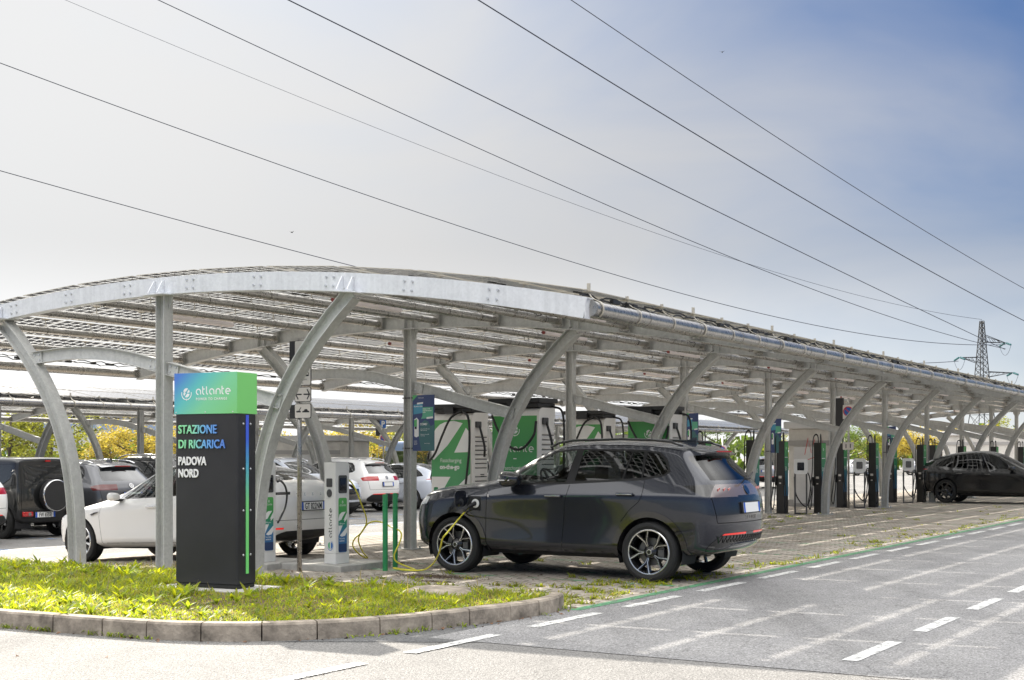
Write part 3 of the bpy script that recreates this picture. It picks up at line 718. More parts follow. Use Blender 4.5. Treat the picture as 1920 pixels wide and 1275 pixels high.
    for n in range(5, nb):
        for i in range(1, 11):
            mx = Matrix.Translation((U_P[i], n*BAY, zu(U_P[i])+RD/2)) @ Matrix.Rotation(math.atan(-slope(U_P[i])), 4, 'Y')
            o0 = len(far.v); far.v += [tuple(mx @ c) for c in base]
            for f, mi in polys: far.f.append(tuple(o0+j for j in f)); far.m.append(mi)
    if far.f:
        far.recalc = False; o = far.build('purlin', ['galvanised_tube', 'strip_steel'], root, smooth=40); o['kind'] = 'stuff'
    # panels, 11 rows
    far = MB(); cnt = 0; pz = RD+0.075; far.recalc = False
    slots = []
    for k in range(nb*3):
        for i in range(11): slots.append((k, i))
    for k, i in slots:
        u = (U_P[i]+U_P[i+1])/2; loc = Vector((u, (k+.5)*BAY/3, zu(u)+pz)); ang = math.atan(-slope(u))
        if cnt < n_single: inst('pa', mk_panel, loc, (0, ang, 0)); cnt += 1
        else:
            me = protos['pa'].data; mx = Matrix.Translation(loc) @ Matrix.Rotation(ang, 4, 'Y'); o0 = len(far.v)
            far.v += [tuple(mx @ v.co) for v in me.vertices]; ul = me.uv_layers[0].data
            for p in me.polygons:
                far.f.append(tuple(o0+j for j in p.vertices)); far.m.append(p.material_index)
                far.uv[len(far.f)-1] = [tuple(ul[li].uv) for li in p.loop_indices]
    o = far.build('solar_panel', ['solar_glass', 'strip_steel', 'black_plastic'], root); o['kind'] = 'stuff'
    return root
CARPORT = make_carport(10, 99)
CARPORT.location = W(0, 0, 0); CARPORT.rotation_euler.z = ROT
CP2 = copy_tree(CARPORT)
CP2['label'] = 'second arched solar car port beyond the parking aisle, its roof above parked cars'
CP2.location = W(-19.0, 6.77, zg(-19)); CP2['group'] = CARPORT['group'] = 'arched solar car ports'
# ------------------------------------------------------------------ vehicles: smooth cages, panels and panes cut out of the skin
def carpaint(name, c, metal=0.3, rough=0.32, flake=0.0):
    m, nt, b, o = nodes_of(name)
    b.inputs['Base Color'].default_value = col4(c); b.inputs['Metallic'].default_value = metal; b.inputs['Roughness'].default_value = rough
    b.inputs['Coat Weight'].default_value = 1.0; b.inputs['Coat Roughness'].default_value = 0.025
    tc = N(nt, 'ShaderNodeTexCoord')
    n1 = N(nt, 'ShaderNodeTexNoise', i_Scale=2.5, i_Detail=5.0, i_Roughness=0.6); L(nt, tc, 'Object', n1, 'Vector')
    sp = N(nt, 'ShaderNodeSeparateXYZ'); L(nt, tc, 'Object', sp, 0)
    # road film, a little heavier low on the doors
    mr = N(nt, 'ShaderNodeMapRange'); mr.inputs['From Min'].default_value = 0.75; mr.inputs['From Max'].default_value = 0.2; L(nt, sp, 'Z', mr, 'Value')
    mu = N(nt, 'ShaderNodeMath', operation='MULTIPLY'); L(nt, mr, 'Result', mu, 0); L(nt, n1, 'Fac', mu, 1)
    mx = N(nt, 'ShaderNodeMix', data_type='RGBA'); mx.inputs[6].default_value = col4(c); mx.inputs[7].default_value = (0.20, 0.18, 0.16, 1)
    m2 = N(nt, 'ShaderNodeMath', operation='MULTIPLY'); m2.inputs[1].default_value = 0.10; L(nt, mu, 0, m2, 0); L(nt, m2, 0, mx, 0); L(nt, mx, 2, b, 'Base Color')
    rr = N(nt, 'ShaderNodeMapRange'); rr.inputs['To Min'].default_value = 0.05; rr.inputs['To Max'].default_value = 0.12; L(nt, mu, 0, rr, 'Value'); L(nt, rr, 'Result', b, 'Coat Roughness')
    MATS[name] = m
carpaint('grey_paint', (0.026, 0.029, 0.040), 0.55, 0.27)
carpaint('white_car', (0.83, 0.82, 0.80), 0.0, 0.4)
carpaint('silver_car', (0.45, 0.46, 0.48), 0.6, 0.35)
carpaint('slate_car', (0.085, 0.088, 0.098), 0.5, 0.35)
carpaint('black_car', (0.012, 0.013, 0.013), 0.2, 0.3)
carpaint('coal_car', (0.005, 0.0055, 0.007), 0.2, 0.25)
carpaint('blue_white', (0.62, 0.66, 0.74), 0.1, 0.35)
mat('gloss_black', (0.008, 0.008, 0.009), 0.12, coat=1.0)
mat('window_trim', (0.007, 0.007, 0.008), 0.35, spec=0.35)
mat('trim_black', (0.016, 0.016, 0.017), 0.55, bump=0.2, bscale=200)
mat('tyre', (0.016, 0.016, 0.016), 0.75, bump=0.25, bscale=90, vary=0.3, scale=8)
mat('rim_black', (0.012, 0.012, 0.013), 0.25, coat=0.6)
mat('rim_silver', (0.72, 0.72, 0.73), 0.25, 0.85)
mat('disc_steel', (0.16, 0.155, 0.15), 0.4, 0.8)
mat('caliper', (0.10, 0.10, 0.10), 0.5, 0.3)
mat('chrome', (0.75, 0.75, 0.76), 0.12, 1.0)
mat('seam', (0.004, 0.004, 0.004), 0.8)
mat('red_lens', (0.42, 0.012, 0.012), 0.1, coat=1.0)
mat('red_dark', (0.10, 0.006, 0.006), 0.1, coat=1.0)
mat('red_reflector', (0.6, 0.02, 0.015), 0.2, coat=1.0, emit=((0.8, 0.02, 0.01), 0.25))
mat('pale_lens', (0.17, 0.135, 0.13), 0.12, coat=1.0)
mat('head_lens', (0.62, 0.65, 0.68), 0.08, coat=1.0, metal=0.3)
mat('plate_white', (0.80, 0.80, 0.78), 0.4)
mat('plate_blue', (0.02, 0.10, 0.50), 0.4)
mat('ink_black', (0.01, 0.01, 0.012), 0.5)
mat('interior', (0.022, 0.022, 0.024), 0.8)
mat('seat_cloth', (0.05, 0.05, 0.055), 0.8)
mat('mirror_glass', (0.6, 0.62, 0.65), 0.05, 1.0)
def glass(name, tint, keep):
    m, nt, b, o = nodes_of(name)
    tr = N(nt, 'ShaderNodeBsdfTransparent'); tr.inputs['Color'].default_value = col4(tint)
    gl = N(nt, 'ShaderNodeBsdfGlossy'); gl.inputs['Roughness'].default_value = 0.02
    fr = thin_fresnel(nt, 1.52); ms = N(nt, 'ShaderNodeMixShader'); L(nt, fr, 0, ms, 0); L(nt, tr, 0, ms, 1); L(nt, gl, 0, ms, 2); L(nt, ms, 0, o, 'Surface')
    MATS[name] = m
glass('clear_glass', (0.62, 0.68, 0.66), 0); glass('privacy_glass', (0.10, 0.105, 0.12), 0); glass('tint_glass', (0.30, 0.33, 0.33), 0)
mat('dark_pane', (0.012, 0.014, 0.016), 0.03, coat=1.0)

def cage_bm(st, capf, capr, level, crease=()):
    """st: stations rear to front, nine half-section points each; capf/capr: centre points of the end faces (index 1..7)"""
    bm = bmesh.new(); Lv = []; Rv = []; Cv = []
    for s in st:
        l = [None]*9; r = [None]*9
        for i, p in enumerate(s):
            v = bm.verts.new(p); l[i] = v
            r[i] = v if i in (0, 8) else bm.verts.new((p[0], -p[1], p[2]))
        Lv.append(l); Rv.append(r)
    cl = bm.edges.layers.float.new('crease_edge')
    for a in range(len(st)-1):
        for i in range(8):
            bm.faces.new((Lv[a][i], Lv[a][i+1], Lv[a+1][i+1], Lv[a+1][i]))
            bm.faces.new((Rv[a][i+1], Rv[a][i], Rv[a+1][i], Rv[a+1][i+1]))
    for row, cap, fl in ((0, capr, 1), (len(st)-1, capf, 0)):
        C = [Lv[row][0]]+[bm.verts.new((p[0], 0, p[1])) for p in cap]+[Lv[row][8]]
        for i in range(8):
            for S, q in ((Lv[row], 0), (Rv[row], 1)):
                f = [C[i], C[i+1], S[i+1], S[i]]
                u = []
                for v in f:
                    if v not in u: u.append(v)
                if len(u) > 2:
                    bm.faces.new(u)
    for i, w in crease:
        for a in range(len(st)-1):
            for S in (Lv, Rv):
                e = bm.edges.get((S[a][i], S[a+1][i]))
                if e: e[cl] = w
    bmesh.ops.recalc_face_normals(bm, faces=bm.faces[:])
    me = bpy.data.meshes.new('cage'); bm.to_mesh(me); bm.free()
    o = bpy.data.objects.new('cage', me); COL.objects.link(o)
    md = o.modifiers.new('s', 'SUBSURF'); md.levels = md.render_levels = level
    dg = bpy.context.evaluated_depsgraph_get(); m2 = bpy.data.meshes.new_from_object(o.evaluated_get(dg))
    bm = bmesh.new(); bm.from_mesh(m2); bpy.data.objects.remove(o); bpy.data.meshes.remove(me); bpy.data.meshes.remove(m2)
    nl = bm.verts.layers.float_vector.new('nrm'); bm.normal_update()
    for v in bm.verts: v[nl] = v.normal
    return bm
AX = {'y': (0, 2), 'x': (1, 2), 'z': (0, 1)}
def cut(bm, poly, axis='y', cond=None):
    """take the faces of bm lying inside a convex polygon, seen along an axis, out into a bmesh of their own"""
    ia, ib = AX[axis]; P = [Vector(p) for p in poly]
    ar = sum(a.x*b.y-b.x*a.y for a, b in zip(P, P[1:]+P[:1]))
    if ar < 0: P.reverse()
    x0 = min(p.x for p in P); x1 = max(p.x for p in P); y0 = min(p.y for p in P); y1 = max(p.y for p in P)
    cand = []
    for f in bm.faces:
        c = f.calc_center_median()
        if cond and not cond(c, f.normal): continue
        xs = [v.co[ia] for v in f.verts]; ys = [v.co[ib] for v in f.verts]
        if max(xs) < x0 or min(xs) > x1 or max(ys) < y0 or min(ys) > y1: continue
        cand.append(f)
    if not cand: return bmesh.new()
    planes = []
    for a, b in zip(P, P[1:]+P[:1]):
        d = b-a; n2 = Vector((d.y, -d.x)).normalized()
        co = Vector((0, 0, 0)); no = Vector((0, 0, 0)); co[ia], co[ib] = a.x, a.y; no[ia], no[ib] = n2.x, n2.y
        planes.append((co, no))
    live = cand
    for co, no in planes:
        es = {e for f in live for e in f.edges}; vs = {v for f in live for v in f.verts}
        ret = bmesh.ops.bisect_plane(bm, geom=list(vs)+list(es)+live, dist=1e-5, plane_co=co, plane_no=no)
        live = [g for g in ret['geom'] if isinstance(g, bmesh.types.BMFace) and g.is_valid]
        live = list({f for f in live if (f.calc_center_median()-co).dot(no) < 0})
    ins = live
    out = bmesh.new(); nl = bm.verts.layers.float_vector['nrm']; nl2 = out.verts.layers.float_vector.new('nrm'); mp = {}
    for f in ins:
        vv = []
        for v in f.verts:
            if v not in mp:
                q = out.verts.new(v.co); q[nl2] = v[nl]; mp[v] = q
            vv.append(mp[v])
        try: out.faces.new(vv)
        except ValueError: pass
    bmesh.ops.delete(bm, geom=ins, context='FACES')
    return out
def bm_obj(name, bm, m, parent, off=0.0, thick=0.0, label=None):
    nl = bm.verts.layers.float_vector['nrm']
    nn = []
    for v in bm.verts:
        n = Vector(v[nl]); n = n.normalized() if n.length > 1e-6 else Vector((0, 0, 1)); nn.append(n)
        if off: v.co += n*off
    if thick:
        bm.verts.index_update(); bnd = [e for e in bm.edges if len(e.link_faces) == 1]
        ring = {}
        for e in bnd:
            for v in e.verts:
                if v not in ring:
                    n = Vector(v[nl]).normalized(); q = bm.verts.new(v.co-n*thick); q[nl] = v[nl]; ring[v] = q; nn.append(n)
        for e in bnd:
            f = e.link_faces[0]; a, b = e.verts
            for l in f.loops:
                if l.edge == e: a, b = l.vert, l.link_loop_next.vert
            bm.faces.new((b, a, ring[a], ring[b]))
    me = bpy.data.meshes.new(name); bm.verts.index_update(); bm.to_mesh(me); bm.free()
    me.materials.append(MATS[m]); me.polygons.foreach_set('use_smooth', [True]*len(me.polygons))
    if me.vertices and not thick: me.normals_split_custom_set_from_vertices([tuple(n) for n in nn])
    elif thick: me.set_sharp_from_angle(angle=R(40))
    o = link(name, me, parent)
    if label: o['label'] = label
    return o
def left(c, n): return c.y > 0.3
def right(c, n): return c.y < -0.3
def circle(cx, cz, r, n=28): return [(cx+r*math.cos(2*math.pi*i/n), cz+r*math.sin(2*math.pi*i/n)) for i in range(n)]
def mirror_x(P): return P

# ---- wheels
def wheel_mesh(parent, name, loc, side, rad, w, rimr, style, silver='rim_silver'):
    """side=+1: outer face towards +y"""
    wt = link(name, None, parent); wt.location = loc
    mx = Matrix.Rotation(R(-90*side), 4, 'X')
    mb = MB(); h = w/2
    prof = [(rimr, -h*.86), (rimr+.012, -h*.93), (rad*.86, -h*1.02), (rad*.955, -h*.94), (rad*.99, -h*.72), (rad, -h*.5)]
    tread = []
    for k in (-.30, 0, .30):
        tread += [(rad, h*(k-.06)), (rad-.007, h*(k-.045)), (rad-.007, h*(k+.045)), (rad, h*(k+.06))]
    prof = prof+tread+[(rad, h*.5), (rad*.99, h*.72), (rad*.955, h*.94), (rad*.86, h*1.02), (rimr+.012, h*.93), (rimr, h*.86)]
    prof += [(rimr-.015, h*.8), (rimr-.03, 0), (rimr-.015, -h*.8)]
    mb.lathe(prof, 48, 0, mx, closed=True)
    ty = mb.build('tyre', 'tyre', wt, smooth=35)
    rb = MB()
    rb.lathe([(rimr-.012, h*.88), (rimr-.030, h*.62), (rimr-.034, -h*.7), (rimr-.024, -h*.7), (rimr-.02, h*.6)], 40, 0, mx, closed=True)
    rb.lathe([(rimr+.004, h*.90), (rimr-.004, h*.945), (rimr-.014, h*.93), (rimr-.016, h*.86)], 48, 1, mx)
    rb.lathe([(0.001, h*.1), (rimr*.62, h*.1), (rimr*.62, -.01), (0.001, -.01)], 28, 2, mx)     # brake disc
    rb.lathe([(0.0, h*.78), (.026, h*.78), (.034, h*.74), (.062, h*.62), (.085, h*.4), (.07, 0)], 20, 0, mx)
    rb.lathe([(0.0, h*.80), (.030, h*.80), (.033, h*.76)], 20, 1 if style == 'twin' else 0, mx)
    rb.lathe([(0.0, h*.805), (.024, h*.805)], 20, 0, mx)
    def spoke(a0, pts, wd, z0, z1, t, m):
        c, s = math.cos(a0), math.sin(a0)
        for (r0, o0), (r1, o1), q in [(pts[i], pts[i+1], i) for i in range(len(pts)-1)]:
            f = lambda r, o_, z: mx @ Vector((r*c-o_*s, r*s+o_*c, z))
            za = z0+(z1-z0)*(r0-.05)/(rimr-.05); zb = z0+(z1-z0)*(r1-.05)/(rimr-.05)
            w0, w1 = wd[q], wd[q+1]
            vs = [f(r0, o0-w0, za), f(r0, o0+w0, za), f(r1, o1+w1, zb), f(r1, o1-w1, zb), f(r0, o0-w0, za-t), f(r0, o0+w0, za-t), f(r1, o1+w1, zb-t), f(r1, o1-w1, zb-t)]
            rb.add(vs, [(0,1,2,3), (7,6,5,4), (0,3,7,4), (1,5,6,2), (0,4,5,1), (3,2,6,7)], m)
    if style == 'twin':
        for k in range(5):
            a = 2*math.pi*k/5+R(90-14)
            spoke(a, [(.05, .0), (.12, .006), (rimr-.012, .066)], [.016, .014, .022], h*.60, h*.88, .045, 0)
            spoke(a, [(.05, .0), (.12, -.006), (rimr-.012, -.088)], [.016, .014, .018], h*.60, h*.88, .045, 0)
            spoke(a, [(.07, .004), (.13, .010), (rimr-.01, .074)], [.0045, .005, .0075], h*.615, h*.893, .010, 1)
            spoke(a, [(.07, -.008), (.13, -.016), (rimr-.01, -.096)], [.0022, .003, .0042], h*.615, h*.893, .010, 1)
        rb.obox(mx @ Vector((-rimr*.55, .02, h*.2)), (.035, 0, 0), (0, .05, 0), (0, 0, .05), 3)
    else:
        n = {'five': 5, 'seven': 7, 'ten': 10}[style]
        sm = 1 if silver == 'rim_silver' else 0
        for k in range(n):
            a = 2*math.pi*k/n+.3
            spoke(a, [(.05, 0), (.12, .004), (rimr-.01, .018)], [.03 if n < 9 else .018, .024 if n < 9 else .013, .034 if n < 9 else .02], h*.55, h*.86, .04, sm)
    rb.build('rim', ['rim_black', silver, 'disc_steel', 'caliper'], wt, smooth=35)
    return wt
def plate(parent, text, fr, w=0.52, h=0.11, blank=False):
    mb = MB(); mb.prism(rrect(-w/2-.012, w/2+.012, -h/2-.012, h/2+.014, .012, 3), -.02, .004, fr, 0)
    mb.prism([(-w/2, -h/2), (w/2, -h/2), (w/2, h/2), (-w/2, h/2)], .0045, .0075, fr, 1)
    mb.prism([(-w/2, -h/2), (-w/2+.045, -h/2), (-w/2+.045, h/2), (-w/2, h/2)], .008, .0095, fr, 2)
    mb.prism([(w/2-.045, -h/2), (w/2, -h/2), (w/2, h/2), (w/2-.045, h/2)], .008, .0095, fr, 2)
    p = mb.build('number_plate', ['trim_black', 'plate_white', 'plate_blue'], parent)
    if text: textobj('plate_characters', text, h*1.12, 'ink_black', p, fr @ Matrix.Translation((0, -h*.39, .0085)), sx=0.62, off=.002, align='CENTER', space=1.05)
    return p
def add_label(o, t): o['label'] = t; return o

# ---- cages
def section(x, r1, r2, r3, r4, r5, r6, r7, r8z, r0z=None):
    f = lambda p: p if len(p) == 3 else (x, p[0], p[1])
    r8 = r8z if isinstance(r8z, tuple) else (x, r8z)
    p1 = f(r1)
    return [(p1[0], 0, p1[2] if r0z is None else r0z), p1, f(r2), f(r3), f(r4), f(r5), f(r6), f(r7), (r8[0], 0, r8[1])]
SUV = dict(
 st=[section(-.80, (-.72,.66,.36), (-.80,.80,.45), (-.845,.835,.70), (-.82,.82,.99), (-.74,.755,1.165), (-.45,.62,1.43), (-.44,.55,1.535), (-.47,1.565)),
     section(-.55, (.72,.30), (.87,.41), (.905,.69), (.892,1.0), (-.52,.815,1.175), (-.26,.665,1.48), (-.24,.59,1.585), (-.26,1.61)),
     section(-.10, (.74,.25), (.895,.35), (.918,.66), (.908,.995), (.832,1.175), (0,.685,1.52), (.02,.61,1.615), (.02,1.648)),
     section(.50, (.74,.23), (.902,.385), (.884,.66), (.908,.99), (.842,1.16), (.69,1.54), (.615,1.638), 1.672),
     section(1.10, (.74,.23), (.902,.385), (.880,.66), (.905,.98), (.845,1.145), (.685,1.54), (.61,1.638), 1.672),
     section(1.62, (.74,.23), (.902,.385), (.880,.66), (.904,.97), (.848,1.13), (1.40,.665,1.49), (1.38,.585,1.60), (1.42,1.645)),
     section(2.05, (.74,.23), (.904,.39), (.888,.66), (.905,.96), (2.0,.845,1.115), (1.84,.69,1.295), (1.83,.60,1.375), (1.90,1.42)),
     section(2.33, (.74,.24), (.908,.39), (.908,.66), (.908,.95), (2.30,.835,1.095), (2.24,.72,1.125), (2.22,.62,1.138), (2.32,1.152)),
     section(2.75, (.74,.25), (.905,.39), (.918,.66), (.905,.935), (.84,1.055), (.70,1.095), (.56,1.108), 1.118),
     section(3.13, (.72,.27), (.88,.39), (.905,.65), (.872,.89), (.80,.995), (.67,1.045), (.52,1.058), 1.068),
     section(3.36, (3.28,.64,.28), (3.36,.77,.38), (3.40,.80,.62), (3.36,.775,.84), (3.29,.715,.935), (3.26,.60,.985), (3.25,.46,.998), (3.28,1.008))],
 capf=[(3.44,.27), (3.55,.37), (3.60,.62), (3.57,.82), (3.49,.915), (3.42,.955), (3.36,.98)],
 capr=[(-.82,.36), (-.91,.45), (-.955,.70), (-.93,.97), (-.845,1.165), (-.545,1.44), (-.53,1.525)],
 crease=[(4, .62), (5, .4), (2, .7), (7, .2)])
SEDAN = dict(
 st=[section(-.85, (-.80,.65,.32), (-.86,.79,.42), (-.90,.84,.66), (-.88,.83,.90), (-.84,.75,1.04), (-.78,.64,1.10), (-.77,.5,1.125), (-.78,1.14)),
     section(-.5, (.72,.26), (.88,.36), (.922,.62), (.915,.90), (.83,1.05), (.67,1.20), (.565,1.262), 1.29),
     section(0., (.74,.21), (.90,.31), (.925,.61), (.915,.885), (.815,1.025), (.635,1.325), (.55,1.39), 1.42),
     section(.55, (.74,.19), (.903,.33), (.897,.58), (.910,.865), (.83,.985), (.605,1.39), (.525,1.46), 1.49),
     section(1.1, (.74,.19), (.902,.33), (.892,.58), (.907,.855), (.835,.965), (.60,1.395), (.525,1.465), 1.50),
     section(1.65, (.74,.19), (.902,.33), (.892,.58), (.907,.85), (.84,.945), (1.5,.595,1.33), (1.5,.515,1.41), (1.53,1.445)),
     section(2.1, (.74,.19), (.903,.33), (.902,.58), (.909,.84), (2.14,.835,.925), (1.97,.64,1.09), (1.97,.55,1.15), (2.02,1.195)),
     section(2.45, (.74,.20), (.895,.30), (.922,.60), (.91,.83), (2.46,.80,.895), (2.45,.68,.945), (2.43,.58,.965), (2.47,.99)),
     section(2.95, (.74,.21), (.90,.32), (.922,.58), (.905,.80), (.80,.845), (.66,.872), (.52,.887), .90),
     section(3.35, (.68,.22), (.85,.33), (.88,.54), (.85,.715), (.76,.755), (.62,.78), (.48,.79), .80),
     section(3.5, (3.48,.58,.24), (3.54,.68,.34), (3.56,.71,.50), (3.53,.69,.64), (3.48,.63,.69), (3.47,.52,.712), (3.47,.4,.718), (3.49,.725))],
 capf=[(3.63,.24), (3.71,.34), (3.73,.5), (3.69,.63), (3.63,.68), (3.58,.702), (3.54,.714)],
 capr=[(-.90,.32), (-.97,.42), (-1.0,.66), (-1.01,.90), (-.98,1.05), (-.91,1.11), (-.86,1.13)],
 crease=[(4, .5), (5, .55), (2, .6)])
BOX = dict(
 st=[section(-.50, (-.48,.70,.36), (-.50,.76,.42), (-.52,.765,.70), (-.52,.765,.98), (-.51,.755,1.10), (-.45,.70,1.58), (-.44,.66,1.66), (-.44,1.685)),
     section(-.40, (.70,.33), (.775,.40), (.785,.70), (.785,.98), (.775,1.10), (.715,1.60), (.675,1.69), 1.71),
     section(.60, (.70,.30), (.775,.38), (.785,.70), (.785,.98), (.775,1.10), (.715,1.62), (.675,1.70), 1.725),
     section(1.30, (.70,.30), (.775,.38), (.785,.70), (.785,.98), (.775,1.10), (1.22,.715,1.60), (1.20,.675,1.69), (1.22,1.71)),
     section(1.55, (.70,.30), (.775,.38), (.785,.70), (.78,.97), (1.58,.76,1.09), (1.47,.70,1.28), (1.46,.66,1.32), (1.48,1.35)),
     section(1.75, (.70,.30), (.775,.38), (.785,.70), (.775,.95), (.74,1.05), (.69,1.085), (.62,1.09), 1.10),
     section(2.50, (.68,.32), (.75,.40), (.76,.68), (.75,.90), (.71,1.0), (.66,1.03), (.6,1.035), 1.04),
     section(2.62, (2.58,.62,.36), (2.62,.70,.42), (2.63,.71,.66), (2.62,.70,.88), (2.60,.67,.96), (2.58,.62,.985), (2.58,.56,.99), (2.58,1.0))],
 capf=[(2.62,.36), (2.66,.42), (2.67,.66), (2.66,.88), (2.63,.97), (2.61,.985), (2.60,.993)],
 capr=[(-.49,.36), (-.515,.42), (-.535,.70), (-.535,.98), (-.525,1.10), (-.465,1.58), (-.45,1.66)],
 crease=[(2, .6), (4, .6), (5, .7), (6, .5), (7, .6)])
class Car:
    def __init__(s, name, label, cat, spec, level, paint, loc, yaw, group=None, scale=(1, 1, 1)):
        s.root = thing(name, label, cat, loc, yaw, group); s.root.scale = scale
        s.bm = cage_bm(spec['st'], spec['capf'], spec['capr'], level, spec['crease']); s.paint = paint
        s.spec = spec
    def sides(s): return ((1, left), (-1, right))
    def piece(s, name, poly, axis, m, cond=None, off=0.0, thick=0.0, src=None, parent=None):
        b = cut(src or s.bm, poly, axis, cond)
        if not b.faces: b.free(); return None
        return bm_obj(name, b, m, parent or s.root, off, thick)
    def wheels(s, xf, track, rad, w, rimr, style, silver='rim_silver', arch=.42, trim=.49, trim_m='gloss_black', cz=None):
        cz = cz or rad
        for x in (0.0, xf):
            for sg, cd in s.sides():
                if trim:
                    b = cut(s.bm, circle(x, cz, trim), 'y', lambda c, n, cd=cd, x=x: cd(c, n) and abs(n.z) < .93 and abs(c.y) > .62)
                    i = cut(b, circle(x, cz, arch), 'y', cd); i.free()
                    if b.faces: bm_obj('arch_trim', b, trim_m, s.root, .010, .03)
                else:
                    i = cut(s.bm, circle(x, cz, arch), 'y', lambda c, n, cd=cd: cd(c, n) and abs(n.z) < .93 and abs(c.y) > .62); i.free()
                # inner wheel well
                mb = MB(); mb.recalc = False; n = 20; yo, yi = sg*(track+w*.30), sg*(track-.34)
                vs = []
                for k in range(n+1):
                    a = R(-20+220*k/n); vs += [(x+arch*1.02*math.cos(a), yo, cz+arch*1.02*math.sin(a)), (x+arch*1.02*math.cos(a), yi, cz+arch*1.02*math.sin(a))]
                mb.add(vs, [(2*k, 2*k+1, 2*k+3, 2*k+2) for k in range(n)]); mb.add([(x, yi, cz)]+[vs[2*k+1] for k in range(n+1)], [(0, k+1, k+2) for k in range(n)])
                mb.build('wheel_well', 'interior', s.root)
                wheel_mesh(s.root, 'wheel', (x, sg*track, rad), sg, rad, w, rimr, style, silver)
    def windows(s, outline, panes, frame_m='gloss_black', glass_m=('clear_glass',), handle=None):
        for sg, cd in s.sides():
            b = cut(s.bm, outline, 'y', lambda c, n, cd=cd: cd(c, n) and abs(n.y) > .35)
            for k, p in enumerate(panes):
                q = cut(b, p, 'y', cd)
                if q.faces: bm_obj('side_window', q, glass_m[min(k, len(glass_m)-1)], s.root, -.004)
            bm_obj('window_frame', b, frame_m, s.root, .002)
    def seams(s, lines, w=.006, sides=None, axis='y', conds=None):
        acc = bmesh.new(); nl = acc.verts.layers.float_vector.new('nrm')
        for pts in lines:
            for a, b in zip(pts, pts[1:]):
                a, b = Vector(a), Vector(b); t = (b-a).normalized(); n = Vector((-t.y, t.x))*w/2
                for cd in (conds or (left, right)):
                    q = cut(s.bm, [a+n, b+n, b-n, a-n], axis, cd); k2 = q.verts.layers.float_vector['nrm']; mp = {}
                    for v in q.verts:
                        z = acc.verts.new(v.co); z[nl] = v[k2]; mp[v] = z
                    for f in q.faces: acc.faces.new([mp[v] for v in f.verts])
                    q.free()
        if acc.faces: bm_obj('panel_gap', acc, 'seam', s.root, -.006)
    def probe(s):
        from mathutils.bvhtree import BVHTree
        t = BVHTree.FromBMesh(s.bm)
        def xr(y, z, d=-1):
            h = t.ray_cast(Vector((3*d, y, z)), Vector((-d, 0, 0))); return h[0].x if h[0] else -.93
        return xr
    def finish(s):
        return bm_obj('body', s.bm, s.paint, s.root)
    def handle(s, x0, x1, y, z, m=None, slope=0.0):
        for sg in (1, -1):
            mb = MB(); xm = (x0+x1)/2
            mb.bbox(x0, x1, sg*y-.012, sg*y+.022 if sg > 0 else sg*y+.012, z-.018, z+.018, .010)
            mb.bbox(x0+.01, x1-.01, sg*y+(.0225 if sg > 0 else -.0265), sg*y+(.0265 if sg > 0 else -.0225), z-.004, z+.004, .0015, 1)
            o = mb.build('door_handle', [m or s.paint, 'chrome'], s.root, smooth=40)
    def mirrors(s, x, y, z, m, sx=.15, sy=.125, sz=.095, strip=True):
        for sg in (1, -1):
            bm = bmesh.new(); bmesh.ops.create_uvsphere(bm, u_segments=20, v_segments=12, radius=1)
            for v in bm.verts:
                p = v.co; 
                for i in range(3): p[i] = math.copysign(abs(p[i])**.75, p[i])
                v.co = Vector((x+sx*p.x*(1-.12*sg*p.y)+.02*sg*p.y*-1, sg*(y+.06)+sy*p.y, z+sz*p.z*(1+.15*p.x)))
                if p.x < -.55: v.co.x = x-sx*.55
            mb = MB(); mb.bm(bm, 0)
            mb.beam((x-.01, sg*(y-.12), z-.055), (x, sg*(y+.02), z-.05), .07, .035, 1)
            if strip: mb.obox((x+.02, sg*(y+.06+sy*.80), z-.012), (.085, 0, 0), (0, .022, 0), (0, 0, .006), 2)
            o = mb.build('wing_mirror', [m, 'trim_black', 'chrome'], s.root, smooth=50)
            g = MB(); g.recalc = False
            g.prism([(a, b) for a, b in rrect(-sy*.8, sy*.8, -sz*.75, sz*.75, .03)], 0, .002, frame((x-sx*.56, sg*(y+.06), z), (0, -1, 0), (0, 0, 1)), 0)
            g.build('mirror_pane', 'mirror_glass', o)
    def cabin(s, xd, xb, zf, half=.70, seats=((.95, .36), (.95, -.36), (.05, .36), (.05, -.36), (.05, 0)), top=1.36, wheel=True):
        mb = MB(); mb.bbox(xb, xd-.25, -half, half, zf-.35, zf, .05, 0); mb.bbox(xd-.30, xd+.05, -half, half, zf-.2, zf+.16, .06, 0)
        for x, y in seats:
            mb.bbox(x-.13, x+.02, y-.22, y+.22, zf-.1, top-.22, .05, 1); mb.bbox(x-.12, x-.02, y-.12, y+.12, top-.19, top, .04, 1)
            mb.box(x-.08, x-.06, y-.05, y-.04, top-.24, top-.15, 0); mb.box(x-.08, x-.06, y+.04, y+.05, top-.24, top-.15, 0)
        if wheel:
            mx = Matrix.Translation((xd-.42, .36, zf+.14)) @ Matrix.Rotation(R(-62), 4, 'Y')
            mb.lathe([(.185+.014*math.cos(a*math.pi/4), .014*math.sin(a*math.pi/4)) for a in range(8)], 28, 0, mx, closed=True)
            mb.obox(mx @ Vector((0, 0, -.01)), (mx.to_3x3() @ Vector((.18, 0, 0))), (mx.to_3x3() @ Vector((0, .02, 0))), (mx.to_3x3() @ Vector((0, 0, .008))), 0)
            mb.obox(mx @ Vector((0, 0, -.01)), (mx.to_3x3() @ Vector((.02, 0, 0))), (mx.to_3x3() @ Vector((0, .18, 0))), (mx.to_3x3() @ Vector((0, 0, .008))), 0)
        mb.build('cabin', ['interior', 'seat_cloth'], s.root, smooth=40)

